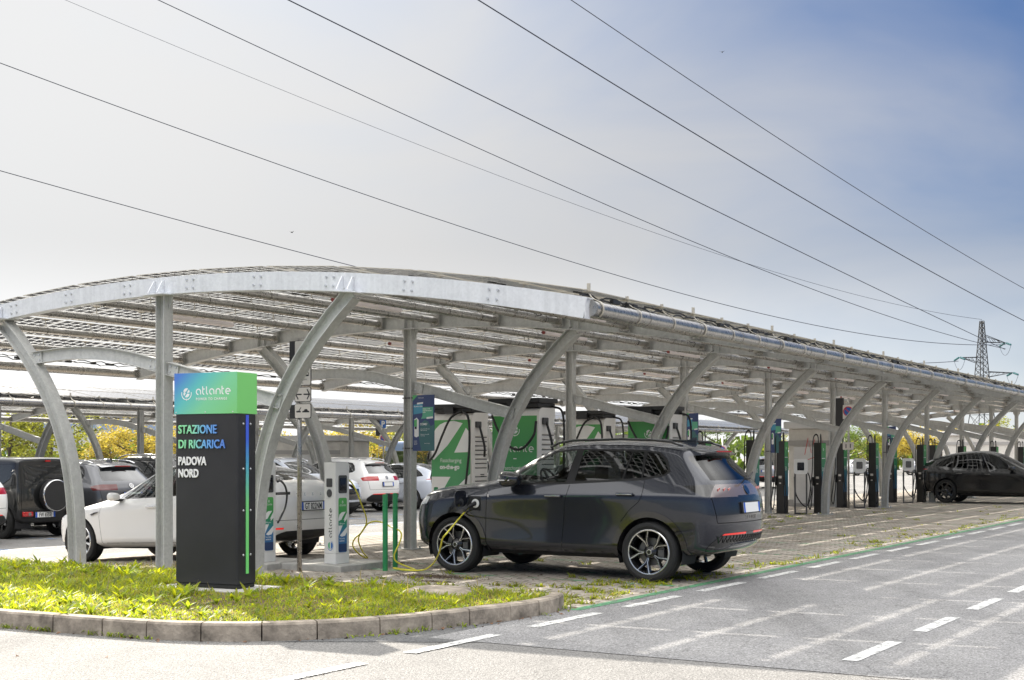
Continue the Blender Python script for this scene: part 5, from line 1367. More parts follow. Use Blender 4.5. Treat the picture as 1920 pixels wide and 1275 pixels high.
# ------------------------------------------------------------------ sign post
mat('sign_face', (0.66, 0.62, 0.58), 0.4); mat('sign_back', (0.03, 0.03, 0.033), 0.6); mat('sign_blue', (0.02, 0.12, 0.42), 0.4); mat('sign_red', (0.55, 0.03, 0.03), 0.4)
sg = thing('sign_post', 'thin galvanised pole with three white signs, double arrow and tow-away symbols', 'road sign', W(1.27, 1.13, 0), ROT+R(2))
mb = MB(); mb.tube([(0, 0, .0), (0, 0, 2.96)], .030, 14); mb.build('pole', 'galvanised_tube', sg, smooth=True)
f = frame((-.035, -.036, 0), (1, 0, 0), (0, 0, 1))
SX = .065
def board(z0, z1, w, nm='sign_board', xo=0.0):
    mb = MB(); mb.prism(rrect(-w/2+xo, w/2+xo, z0, z1, .025), 0, .012, f, 0); mb.prism(rrect(-w/2+xo+.006, w/2+xo-.006, z0+.006, z1-.006, .02), .0122, .0132, f, 1)
    for z in (z0+.06, z1-.06): mb.box(-.035, .035, -.036, .04, z-.012, z+.012, 2)
    return mb.build(nm, ['sign_back', 'sign_face', 'bolt_zinc'], sg)
def symb(parent, polys, lines=(), w=.02):
    mb = MB(); mb.recalc = False
    for P in polys:
        mb.prism([(a+SX, b) for a, b in P], .0134, .0142, f, 0)
    for P in lines: mb.ribbon([(a+SX, b) for a, b in P], w, .0143, f, 0)
    mb.build('symbol', 'ink_black', parent)
b1 = board(2.36, 2.93, .26, xo=.125); b2 = board(2.155, 2.34, .26, xo=.125); b3 = board(1.945, 2.13, .26, xo=.125)
def car_sym(x, y, s): return [[(x-s, y), (x-s, y+.3*s), (x-.55*s, y+.38*s), (x-.3*s, y+.75*s), (x+.35*s, y+.75*s), (x+.6*s, y+.38*s), (x+s, y+.3*s), (x+s, y)]]
def plug_car(x, y, s): return [[(x-s, y+.1*s), (x-s, y+.5*s), (x-.5*s, y+.9*s), (x-.3*s, y+.9*s), (x+.4*s, y+.45*s), (x+s, y+.3*s), (x+s, y+.1*s)]]
symb(b2, [], [[(-.01, 2.31), (-.05, 2.248), (-.01, 2.185)], [(-.05, 2.248), (.045, 2.248)], [(.13, 2.31), (.17, 2.248), (.13, 2.185)], [(.17, 2.248), (.075, 2.248)]], .017)
symb(b3, car_sym(.11, 2.02, .055)+[[(-.04, 2.02), (-.04, 2.04), (.03, 2.04), (.03, 2.02)]], [[(-.0, 2.04), (.035, 2.085)]], .011)
symb(b1, [], [[(.02, 2.52), (.07, 2.57), (.11, 2.57), (.155, 2.51), (.155, 2.485), (.04, 2.485)]], .011)
for x in (.04, .13):
    pass
textobj('lettering', 'veicoli elettrici\nin ricarica', .036, 'ink_black', b1, f @ Matrix.Translation((.012, 2.425, .0135)), sx=.85, ext=.0003, linesp=1.15)
for z0, z1, x0 in ((2.45, 2.93, -.155), (1.945, 2.12, -.15)):
    mb = MB(); mb.box(x0, -.075, -.01, .03, z0, z1); mb.box(-.075, -.03, 0, .02, z1-.12, z1-.10); mb.build('side_board', 'sign_back', sg)

# ------------------------------------------------------------------ bollards, cable
mat('bollard_green', (0.03, 0.26, 0.09), 0.35, vary=0.15, scale=5)
for (u, v, lab) in ((2.12, 1.80, 'green steel bollard standing nearest the road beside the looped yellow cable'), (1.92, 2.28, 'green steel bollard with the yellow cable wrapped round its foot'), (.42, 5.35, 'green steel bollard beyond the bare middle column, by the suv bonnet')):
    mb = MB(); mb.lathe([(0, 0), (.035, 0), (.0335, .02), (.0335, .965), (.030, .98), (0, .985)], 20)
    tag(mb.build('bollard', 'bollard_green', None, smooth=35, loc=W(u, v, 0)), lab, 'bollard', 'green bollards')
def catmull(P, n=8):
    P = [Vector(p) for p in P]; Q = [P[0]*2-P[1]]+P+[P[-1]*2-P[-2]]; out = []
    for i in range(1, len(Q)-2):
        for k in range(n):
            t = k/n; a, b, c, d = Q[i-1:i+3]
            out.append(0.5*((2*b)+(c-a)*t+(2*a-5*b+4*c-d)*t*t+(3*b-a-3*c+d)*t**3))
    return out+[P[-1]]
hc = Matrix.Translation((2.04, 16.2, 0.004)) @ Matrix.Rotation(R(149.3), 4, 'Z')
def P3(zx, zy, Z):
    px, py = 580+zx/5.543, 860+zy/5.543
    return Vector(((px-960)/2500*Z, Z, max(.014, CAM_H-(py-855)/2500*Z)))
CABLE = [P3(405, 215, 17.45), P3(450, 265, 17.5), P3(495, 350, 17.6), P3(545, 480, 17.9), P3(588, 600, 18.3), P3(590, 680, 18.5), P3(545, 760, 18.6), P3(513, 820, 18.6), P3(518, 885, 18.7), P3(560, 975, 18.9), P3(605, 1028, 19.1),
         P3(560, 1018, 19.1), P3(500, 975, 18.9), P3(452, 905, 18.8), P3(470, 835, 18.7), P3(540, 770, 18.5), P3(600, 685, 18.3), P3(650, 657, 18.2), P3(710, 652, 18.1), P3(780, 672, 17.9), P3(840, 705, 17.75), P3(890, 722, 17.6), P3(942, 755, 17.45), P3(957, 800, 17.4), P3(935, 880, 17.35), P3(897, 960, 17.3), P3(883, 1010, 17.3), P3(895, 1060, 17.3),
         P3(950, 1095, 17.3), P3(1020, 1122, 17.2), P3(1100, 1155, 17.05), P3(1090, 1168, 17.0), P3(1000, 1158, 17.1), P3(880, 1138, 17.35), P3(900, 1146, 17.2), P3(1000, 1160, 17.0), P3(1120, 1162, 16.9), P3(1210, 1148, 16.75), P3(1290, 1085, 16.5), P3(1340, 1000, 16.2), P3(1366, 910, 15.9), P3(1385, 830, 15.75), P3(1440, 760, 15.7), hc @ Vector((2.50, 1.02, .72)), hc @ Vector((2.43, .99, .81)), hc @ Vector((2.39, .955, .86))]
mb = MB(); mb.tube(catmull(CABLE, 8), .0098, 10, 0)
yc = mb.build('charging_cable', ['yellow_cable'], None, smooth=True)
tag(yc, 'bright yellow charging cable looping over the paving from post to suv', 'charging cable')
def gun(parent, p, d, name='connector'):
    p = Vector(p); d = Vector(d).normalized(); mb = MB()
    mb.tube([p-d*.13, p-d*.05, p, p+d*.03], [.016, .024, .030, .027], 12); mb.tube([p-d*.13, p-d*.20+Vector((0, 0, -.03))], [.018, .015], 10)
    return mb.build(name, 'black_plastic', parent, smooth=40)
gun(yc, hc @ Vector((2.365, .915, .875)), hc.to_3x3() @ Vector((-.25, -1, .35)))
gun(yc, W(1.455, 1.80, 1.11), Vector((-VX, -VY, .2)))
def PZ(px, py, Z): return Vector(((px-960)/2500*Z, Z, CAM_H-(py-855)/2500*Z))
mb = MB(); mb.tube(catmull([PZ(520, 903, 17.3), PZ(527, 902, 17.6), PZ(535, 913, 17.8), PZ(538, 930, 17.9), PZ(535, 950, 17.8), PZ(528, 966, 17.6), PZ(521, 980, 17.4)], 6), .014, 8)
tag(mb.build('charging_cable', 'cable_rubber', None, smooth=True), 'short black charging cable hanging between the half hidden white post and the white sedan', 'charging cable')

# ------------------------------------------------------------------ tall white fast charging cabinets
mat('cab_white', (0.80, 0.77, 0.73), 0.42, vary=0.05, scale=3)
gradmat('cab_green', [(0.0, (0.16, 0.38, 0.45)), (0.22, (0.12, 0.36, 0.38)), (0.36, (0.075, 0.34, 0.14)), (1.0, (0.085, 0.36, 0.095))], 'Z', 0.4)
mat('slot_dark', (0.05, 0.05, 0.05), 0.7)
def cabinet(label, u, v, kind, rot=0.0):
    t = thing('charging_cabinet', label, 'fast charger', W(u, v, 0), ROT+rot, 'tall white fast charging cabinets')
    H, w, d = 2.24, .44, .26
    mb = MB(); fr = frame((0, 0, 0), (0, 1, 0), (0, 0, 1))
    mb.bbox(-w, w, -d, d, .06, H-.10, .03); 
    P = [(-d, H-.16), (-d+.01, H-.08), (-d+.05, H-.02), (-d+.12, H), (d, H), (d, H-.16)]
    mb.prism(P, -w+.002, w-.002, fr, 0); mb.box(-w+.05, w-.05, -d+.04, d-.03, 0, .06, 1)
    mb.build('cabinet_body', ['cab_white', 'slot_dark'], t, smooth=30)
    mb = MB()
    for k in range(22):
        z = .18+k*.078
        if 1.12 < z < 1.2: continue
        mb.obox((w+.006, .02, z), (.012, 0, .012), (0, d*.72, 0), (0, 0, .005), 0); mb.box(w+.0005, w+.004, .02-d*.72, .02+d*.72, z-.022, z-.004, 1)
    mb.build('louvre', ['cab_white', 'slot_dark'], t)
    mb = MB(); mb.bbox(w+.002, w+.012, .0, .12, 1.10, 1.15, .004); mb.build('door_latch', 'black_plastic', t)
    f1 = frame((0, -d-.0008, 0), (1, 0, 0), (0, 0, 1))
    mb = MB(); mb.prism([(-w+.012, .12), (w-.035, .12), (w-.035, H-.13), (-w+.012, H-.13)], 0, .003, f1, 0); pn = mb.build('front_panel', 'cab_green', t)
    mb = MB(); mb.recalc = False
    def pf(pts, dd=.0036): mb.add([f1 @ Vector((x, z, dd)) for x, z in pts], [tuple(range(len(pts)))], 0)
    if kind == 'leaf':
        a = [(-w+.012, 1.72)]+[(-w+.012+.36*(1-math.cos(R(q))), 1.72+.36*math.sin(R(q))) for q in (20, 40, 60, 78)]+[(.05, 2.095), (.24, 2.05), (-.08, 1.66), (-.38, 1.40), (-w+.012, 1.44)]
        pf(a)
        pf([(.06, 1.53), (w-.035, 1.54), (w-.035, 1.86), (.31, 1.97)])
        pf([(-w+.012, 1.10), (-.02, 1.10), (-.29, .70), (-w+.012, .82)])
        pf([(-.20, .66), (w-.035, 1.16), (w-.035, .74), (.33, .62), (.20, .59), (.05, .585), (-.08, .61)])
        ts = [('Fastcharging', -.24, 1.36, .10, 0), ('on-the-go', -.25, 1.24, .115, .004)]
    else:
        put_emblem(mb, f1, .0, 1.87, .16, .0036); put_word(mb, f1 @ Matrix.Translation((-.285, 1.53, 0)), .094, .0036, 0, .16)
        pf([(-.03, 1.42), (.03, 1.42), (.03, 1.435), (-.03, 1.435)])
        ts = [('Fastcharging', -.225, 1.25, .088, 0), ('on-the-go', -.22, 1.14, .098, .0035)]
    mb.build('print', 'white_print', pn)
    for s, x, z, sz, off in ts: textobj('lettering', s, sz, 'white_print', pn, f1 @ Matrix.Translation((x, z, .0037)), ext=.0004, off=off, sx=.92)
    if kind != 'leaf':
        mb = MB(); mb.prism(rrect(-.22, .10, .74, .96, .02), .003, .012, f1, 0); mb.build('screen', 'screen_black', pn)
    # cable guide on the roof, with two heavy leads
    mb = MB(); mb.bbox(-w+.02, w+.0, -d-.02, d, H+.004, H+.07, .008); mb.bbox(-w-.04, w+.04, -d-.06, d+.02, H+.072, H+.15, .01); mb.box(-.1, .1, -d-.10, -d-.055, H-.02, H+.10); mb.build('cable_guide', 'black_plastic', t)
    mb = MB()
    if kind == 'leaf':
        mb.tube(catmull([(.25, -d-.06, H+.02), (.05, -d-.10, H-.10), (-.10, -d-.14, H-.40), (-.25, -d-.15, H-.72), (-.42, -d-.12, H-.86), (-w-.02, -d-.05, H-.72)], 8), .021, 8)
        mb.tube(catmull([(.28, -d-.06, H+.02), (.42, -d-.09, H-.12), (.44, -d-.09, H-.6), (.36, -d-.09, H-1.3), (.30, -d-.06, H-1.7)], 8), .021, 8)
    else:
        mb.tube(catmull([(w-.02, -d-.05, H-.22), (.40, -d-.10, H-.45), (.20, -d-.14, H-.66), (-.05, -d-.14, H-.60), (-.25, -d-.12, H-.35), (-.40, -d-.06, H-.12)], 8), .021, 8)
    mb.tube(catmull([(w+.03, -.08, H-.22), (w+.12, -.12, H-.42), (w+.17, -.12, H-.62), (w+.14, -.08, H-.78)], 8), .021, 8)
    mb.tube(catmull([(w+.0, d*.6, H+.03), (w+.20, d*.6, H-.10), (w+.22, d*.6, H-.8), (w+.18, d*.6, .5)], 8), .019, 8)
    mb.build('charging_lead', 'cable_rubber', t, smooth=True)
    mb = MB(); mb.bbox(w+.002, w+.045, -.17, -.02, H-.27, H-.16, .01); mb.build('lead_holder', 'grey_plastic', t)
    mb = MB(); mb.bbox(-w-.10, -w-.005, -.10, .05, .85, 1.15, .03); mb.tube([(-w-.10, -.03, .95), (-w-.16, -.03, 1.08), (-w-.13, -.03, 1.2)], .024, 8); mb.build('connector', 'black_plastic', t, smooth=40)
    return t
cabinet('white charging cabinet with leaf and bolt print, behind the suv bonnet', -.92, 8.0, 'leaf')
cabinet('green-faced charging cabinet with a white name, above the suv windscreen', 1.30, 6.55, 'logo')
cabinet('white charging cabinet with leaf and bolt print, above the suv roof', -.55, 12.25, 'leaf')
cabinet('green-faced charging cabinet with a white name, above the suv tail', 1.62, 10.75, 'logo')

# ------------------------------------------------------------------ banners on the middle columns
mat('banner_blue', (0.04, 0.065, 0.18), 0.45); mat('banner_teal', (0.055, 0.16, 0.17), 0.45); mat('banner_green', (0.10, 0.42, 0.14), 0.45); mat('tag_blue', (0.07, 0.30, 0.45), 0.45); mat('tag_green', (0.12, 0.42, 0.27), 0.45)
def banner(u, v, lab, sub=True):
    t = thing('banner', lab, 'banner', W(u, v, 0), ROT+R(-3), 'blue banners on the middle columns')
    f0 = frame((0, 0, 0), (1, 0, 0), (0, 0, 1)); w, z0, z1 = .43, 1.55, 2.42
    mb = MB(); mb.prism([(0, z0), (w, z0), (w, z1), (0, z1)], -.004, .004, f0, 0); mb.build('board', 'banner_blue', t)
    mb = MB(); mb.recalc = False
    def pf(pts, d, m): mb.add([f0 @ Vector((x, z, d)) for x, z in pts], [tuple(range(len(pts)))], m)
    pf([(.17, z0+.002), (w-.002, z0+.002), (w-.002, 1.96), (.36, 1.93), (.31, 2.01), (.24, 2.03), (.17, 1.98), (.12, 1.8)], .0048, 0)
    pf([(0.002, z1-.09), (.10, z1-.002), (.002, z1-.002)], .0048, 1)
    pf([(.02, 2.12), (.20, 2.14), (.20, 2.29), (.02, 2.27)], .0052, 2)
    pf([(.17, 2.05), (.41, 2.06), (.41, 2.23), (.20, 2.23), (.20, 2.10)], .0056, 3)
    pf([(.09, 2.275), (.21, 2.285), (.21, 2.31), (.09, 2.30)], .0060, 4); pf([(.28, 2.045), (.405, 2.055), (.405, 2.085), (.28, 2.075)], .0064, 4)
    pf([(.035, 1.78), (.075, 1.76), (.125, 1.78), (.125, 2.03), (.085, 2.07), (.035, 2.04)], .0060, 4); pf([(.035, 1.93), (.09, 1.93), (.09, 2.05), (.035, 2.03)], .0064, 1); pf([(.042, 1.89), (.085, 1.89), (.085, 1.93), (.042, 1.93)], .0066, 5)
    mb.build('print', ['banner_teal', 'banner_green', 'tag_blue', 'tag_green', 'white_print', 'screen_black'], t)
    if sub:
        def tt(s, x, z, sz, off=0.0): textobj('lettering', s, sz, 'white_print', t, f0 @ Matrix.Translation((x, z, .0068)), ext=.0002, off=off)
        tt('COME?', .15, 1.95, .046, .001); tt('Scansiona il QR code\ndella colonnina', .16, 1.885, .021); tt('Riceverai il tuo caffe\ncon la app', .16, 1.80, .021)
        tt('RICARICA CON', .03, 2.235, .024, .0006); tt('Ottieni il 10%\ndi sconto presso\nCaffe', .205, 2.195, .026, .0006)
        tt('Scarica la app', .235, 1.66, .020); tt('ricarica qui', .11, 2.37, .026)
        tt('Inquadra\nil codice\ncon il tuo\ntelefono', .03, 1.70, .018)
    mb = MB()
    for z in (z0+.04, z1-.04): mb.box(-.20, .0, -.012, .012, z-.012, z+.012)
    mb.build('bracket', 'steel_dark', t)
    if not sub: t.scale.x = .66
banner(.145, BAY-.06, 'blue promotion banner hung on the bare middle column, left of the first leaf-print cabinet')
banner(.145, 3*BAY-.06, 'blue promotion banner hung above the tail of the dark grey suv', False)
banner(.145, 4*BAY-.06, 'blue promotion banner hung beside the first row of slim black posts', False)
banner(.145, 6*BAY-.06, 'blue promotion banner hung far down the row, between black charging posts', False)

# ------------------------------------------------------------------ slim black charging posts in the far bays
mat('post_black', (0.022, 0.021, 0.020), 0.42, vary=0.1, scale=4)
gradmat('post_green', [(0.0, (0.03, 0.12, 0.22)), (0.40, (0.03, 0.16, 0.22)), (0.55, (0.05, 0.25, 0.13)), (1.0, (0.09, 0.36, 0.09))], 'Z', 0.4)
def black_post():
    t = thing('charging_post', 'x', 'charging post', (0, 0, 0), ROT, 'slim black charging posts')
    mb = MB(); mb.bbox(-.20, .20, -.16, .16, .02, 1.84, .015); mb.box(-.23, .23, -.19, .19, .0, .02); mb.build('housing', 'post_black', t)
    f1 = frame((.2008, 0, 0), (0, 1, 0), (0, 0, 1))
    mb = MB(); mb.prism(rrect(-.145, .145, .45, 1.82, .01), 0, .003, f1); p = mb.build('front_panel', 'post_green', t)
    mb = MB(); mb.recalc = False; put_emblem(mb, f1, .0, 1.66, .07, .0035); mb.add([f1 @ Vector((x, z, .0036)) for x, z in ((-.10, 1.42), (.10, 1.42), (.10, 1.44), (-.10, 1.44))], [(0, 1, 2, 3)]); mb.build('print', 'white_print', p)
    textobj('lettering', '50', .14, 'white_print', p, f1 @ Matrix.Translation((-.09, 1.10, .0036)), ext=.0003)
    mb = MB(); mb.prism(rrect(-.09, .09, .98, 1.30, .02), .003, .010, f1); 
    f2 = frame((0, -.1608, 0), (1, 0, 0), (0, 0, 1))
    mb = MB(); mb.prism([(-.08, .90), (.08, .90), (.08, .96), (-.08, .96)], 0, .002, f2); mb.build('type_label', 'sign_face', t)
    mb = MB(); mb.prism([(-.05, .76), (.05, .76), (.05, .79), (-.05, .79)], 0, .002, f2); mb.build('type_label', 'sign_face', t)
    for s in (-1, 1):
        mb = MB(); mb.tube(catmull([(s*.06, -.02, 1.83), (s*.07, -.04, 2.0), (s*.13, -.10, 2.05), (s*.20, -.16, 1.98), (s*.23, -.19, 1.75), (s*.24, -.2, 1.15), (s*.34, -.24, .55), (s*.42, -.26, .25), (s*.30, -.25, .12), (s*.24, -.22, .45), (s*.20, -.20, .78)], 6), .022, 8)
        mb.bbox(s*.20-.04, s*.20+.04, -.24, -.155, .72, .95, .02); mb.build('charging_lead', 'cable_rubber', t, smooth=40)
    return t
def wallbox():
    t = thing('charging_stand', 'x', 'charging stand', (0, 0, 0), ROT, 'white charge boxes on black tube stands')
    mb = MB(); mb.tube(catmull([(-.14, 0, 1.12), (-.14, 0, .08), (-.10, 0, .03), (.10, 0, .03), (.14, 0, .08), (.14, 0, 1.12)], 6), .022, 8); mb.build('stand', 'steel_dark', t, smooth=True)
    f1 = frame((0, -.03, 0), (1, 0, 0), (0, 0, 1))
    mb = MB(); mb.prism(rrect(-.17, .17, 1.02, 1.40, .05), 0, .10, f1, 0); mb.prism(rrect(-.085, .085, 1.11, 1.31, .02), .1004, .104, f1, 1); mb.build('charge_box', ['plate_white', 'screen_black'], t, smooth=30)
    mb = MB(); mb.tube(catmull([(.15, .03, 1.10), (.22, .05, .9), (.25, .05, .5), (.12, .05, .2), (-.12, .04, .5), (-.16, .03, .95)], 6), .016, 6); mb.build('charging_lead', 'cable_rubber', t, smooth=True)
    return t
bp, wb = black_post(), wallbox()
POSTS = [(.50, 15.6, 'first'), (1.28, 16.5, ''), (.42, 20.7, ''), (1.20, 21.3, ''), (.45, 25.4, ''), (1.15, 26.1, ''), (.52, 30.2, ''), (1.25, 30.9, ''), (.5, 35.3, ''), (1.3, 36.0, ''), (1.3, 41.2, ''), (1.3, 46.3, '')]
PL = ['slim black charging post rising behind the suv roof, furthest back of its pair', 'slim green-fronted black charging post half hidden by a curved column above the suv tail',
      'slim black charging post with a white charge box stand at its foot', 'slim black post with green front before the white kiosk, front of its pair',
      'slim black post behind the sixth curved column, beside a white charge box', 'slim black post with green front, first one before the yellow trees',
      'slim black post without green front, between two white charge boxes', 'slim black post with green front directly before the black coupe tail',
      'slim black post showing above the black coupe rear window', 'slim black post with green front above the black coupe roof', 'slim black post above the black coupe bonnet', 'slim black post furthest down the row, at the frame edge']
for k, (u, v, _) in enumerate(POSTS):
    o = bp if k == 0 else copy_tree(bp)
    o.location = W(u, v, 0); o['label'] = PL[k]; o.scale = (.56, .66, .985+.01*(k % 3))
    o.rotation_euler.z = ROT+R(-17+3*(k % 3))
WBL = ['white charge box on a black tube stand leaning beside the kiosk', 'white charge box on a black tube stand, second along the row', 'white charge box on a black tube stand, third, near the yellow trees', 'white charge box on a black stand seen through the black coupe window']
for k, (u, v) in enumerate(((.98, 20.5), (1.02, 25.2), (1.05, 30.1), (1.1, 35.2))):
    o = wb if k == 0 else copy_tree(wb)
    o.location = W(u, v, 0); o['label'] = WBL[k]; o.rotation_euler.z = ROT+R(18)
# ------------------------------------------------------------------ beyond the parking: trees, buildings, bus, pylon, wires
def leafmat(name, c, tl, var=0.35):
    m, nt, b, o = nodes_of(name)
    tc = N(nt, 'ShaderNodeTexCoord'); n1 = N(nt, 'ShaderNodeTexNoise', i_Scale=1.3, i_Detail=4.0); L(nt, tc, 'Object', n1, 'Vector')
    wn = N(nt, 'ShaderNodeTexWhiteNoise', noise_dimensions='3D'); 
    g = N(nt, 'ShaderNodeNewGeometry'); mp = N(nt, 'ShaderNodeVectorMath', operation='SNAP'); mp.inputs[1].default_value = (.11, .11, .11); L(nt, g, 'Position', mp, 0); L(nt, mp, 0, wn, 'Vector')
    ad = N(nt, 'ShaderNodeMath', operation='MULTIPLY_ADD'); ad.inputs[1].default_value = 0.45; L(nt, wn, 'Value', ad, 0); L(nt, n1, 'Fac', ad, 2)
    r = ramp(nt, [(0.35, [x*(1-var) for x in c]), (0.7, c), (1.0, [min(1, x*(1+var)) for x in c])]); L(nt, ad, 0, r, 'Fac')
    L(nt, r, 'Color', b, 'Base Color'); b.inputs['Roughness'].default_value = 0.55; b.inputs['Specular IOR Level'].default_value = 0.3
    t = N(nt, 'ShaderNodeBsdfTranslucent'); mu = N(nt, 'ShaderNodeMix', data_type='RGBA', blend_type='MULTIPLY', i_0=1.0); L(nt, r, 'Color', mu, 6); mu.inputs[7].default_value = col4(tl); L(nt, mu, 2, t, 'Color')
    ms = N(nt, 'ShaderNodeMixShader', i_0=0.5); L(nt, b, 0, ms, 1); L(nt, t, 0, ms, 2); L(nt, ms, 0, o, 'Surface')
    MATS[name] = m
leafmat('leaf_yellow', (0.28, 0.23, 0.05), (1.5, 1.4, .9), .6); leafmat('leaf_lime', (0.17, 0.18, 0.04), (1.6, 1.55, .8), .5); leafmat('leaf_green', (0.07, 0.105, 0.03), (1.8, 1.8, .7))
mat('bark', (0.075, 0.055, 0.04), 0.9, vary=0.3, scale=8)
def make_tree(label, kind, seed, h=6.5, rad=2.6):
    rr = random.Random(seed); t = thing('autumn_tree' if kind != 'leaf_green' else 'dark_tree', label, 'tree')
    mb = MB(); tips = []
    mb.tube([(0, 0, -.1), (.03, .02, h*.2), (-.02, .05, h*.42), (.05, 0, h*.8)], [.16, .13, .10, .03], 8)
    for k in range(11):
        a = k*2.4+rr.uniform(-.4, .4); z0 = h*rr.uniform(.24, .62); ln = rad*rr.uniform(.55, .95)*(1.1-.5*abs(z0/h-.4))
        e = Vector((math.cos(a)*ln, math.sin(a)*ln, z0+ln*rr.uniform(.3, .9))); m = e*.5+Vector((0, 0, z0*.5-.1))
        mb.tube([(0, 0, z0), tuple(m), tuple(e)], [.06, .04, .015], 5); tips += [e, m*.5+e*.5]
    mb.build('trunk', 'bark', t, smooth=True)
    V = []; F = []
    blobs = [(p, rr.uniform(.45, .95)) for p in tips]+[(Vector((rr.gauss(0, rad*.4), rr.gauss(0, rad*.4), h*rr.uniform(.45, .98))), rr.uniform(.5, .9)) for _ in range(16)]
    for c, br in blobs:
        if rr.random() < .08: continue
        for _ in range(int(150*br)):
            d = Vector((rr.gauss(0, 1), rr.gauss(0, 1), rr.gauss(0, .8))).normalized()*br*rr.uniform(.35, 1.05)
            p = c+d; n = Vector((rr.uniform(-1, 1), rr.uniform(-1, 1), rr.uniform(-.3, 1))).normalized(); a = n.orthogonal().normalized(); b = n.cross(a); q = rr.uniform(.05, .12)
            o = len(V); V += [p+a*q, p+b*q*.7, p-a*q, p-b*q*.7]; F.append((o, o+1, o+2, o+3))
    me = bpy.data.meshes.new('crown'); me.from_pydata([tuple(v) for v in V], [], F); me.materials.append(MATS[kind]); link('crown', me, t)
    return t
protos = {'y': make_tree('x', 'leaf_yellow', 1), 'l': make_tree('x', 'leaf_lime', 2), 'g': make_tree('x', 'leaf_green', 3, 7.5, 2.9)}
def atp(px, Z, z=-.26): return ((px-960)/2500*Z, Z, z)
TREES = [(20, 62, 'l', 1.0, 'lime green autumn tree at the photo edge behind the boxy black off-road car'), (95, 66, 'l', 1.05, 'lime green autumn tree above the boxy black off-road car, next to the pale building'),
 (205, 92, 'y', .9, 'yellow tree just beside the pale building'), (262, 70, 'y', .95, 'golden tree behind the roof of the slate grey suv'), (330, 76, 'y', 1.0, 'golden tree hidden mostly by the black totem sign'),
 (455, 88, 'l', .9, 'lime tree behind the totem sign and white sedan'), (540, 82, 'y', .85, 'yellow tree above the white sedan roof'), (655, 70, 'y', .95, 'bright yellow tree above the roof of the white suv'),
 (700, 84, 'l', 1.0, 'lime tree behind the white suv, beside a blue parking sign'), (765, 95, 'g', .95, 'dark green tree behind the blue banner'), (900, 105, 'g', 1.0, 'dark tree hidden behind the white charging cabinets'),
 (1010, 100, 'g', .9, 'dark tree behind the green-faced charging cabinet'), (1180, 120, 'g', 1.0, 'dark tree behind the pair of cabinets above the suv roof'), (1345, 118, 'g', 1.05, 'dark tree above the suv tail, between black posts'),
 (1470, 125, 'l', 1.0, 'lime tree behind the white kiosk'), (1590, 112, 'g', 1.0, 'dark green tree just past the white kiosk'), (1625, 118, 'l', 1.0, 'lime tree above the small white hatchback'), (1668, 128, 'y', 1.15, 'yellow tree above the far silver car'),
 (1712, 122, 'y', 1.05, 'yellow tree between black charging posts, above the silver car'), (1765, 130, 'y', 1.2, 'yellow tree above the black coupe tail'), (1830, 120, 'y', 1.25, 'tall yellow tree above the black coupe roof'), (1880, 126, 'l', 1.2, 'lime tree above the black coupe bonnet'), (1935, 118, 'y', 1.2, 'yellow tree at the frame edge beyond the black coupe')]
used = set()
for px, Z, k, s, lab in TREES:
    o = protos[k] if k not in used else copy_tree(protos[k]); used.add(k)
    Z *= 1.12; o.location = atp(px, Z); o.scale = (s*.95, s*.95, s*(.62+.05*(px % 3))); o.rotation_euler.z = px*.7; o['label'] = lab; o['group'] = 'trees beyond the parking'
# far hedge and wood, one mass
rr = random.Random(9); V = []; F = []
for i in range(9000):
    x = rr.uniform(-150, 190); y = 165+rr.uniform(-4, 4)+.05*x; hgt = 3.6+1.0*math.sin(x*.13)+1.1*math.sin(x*.41+2)
    p = Vector((x, y, hgt*rr.random()**.7-.3)); n = Vector((rr.uniform(-1, 1), rr.uniform(-1, .2), rr.uniform(-.2, 1))).normalized(); a = n.orthogonal().normalized(); b = n.cross(a); q = rr.uniform(.35, .7)
    o = len(V); V += [p+a*q, p+b*q, p-a*q, p-b*q]; F.append((o, o+1, o+2, o+3))
me = bpy.data.meshes.new('far_wood'); me.from_pydata([tuple(v) for v in V], [], F); me.materials.append(MATS['leaf_green'])
tag(link('far_wood', me), 'dark mass of trees along the horizon', 'trees', kind='stuff')
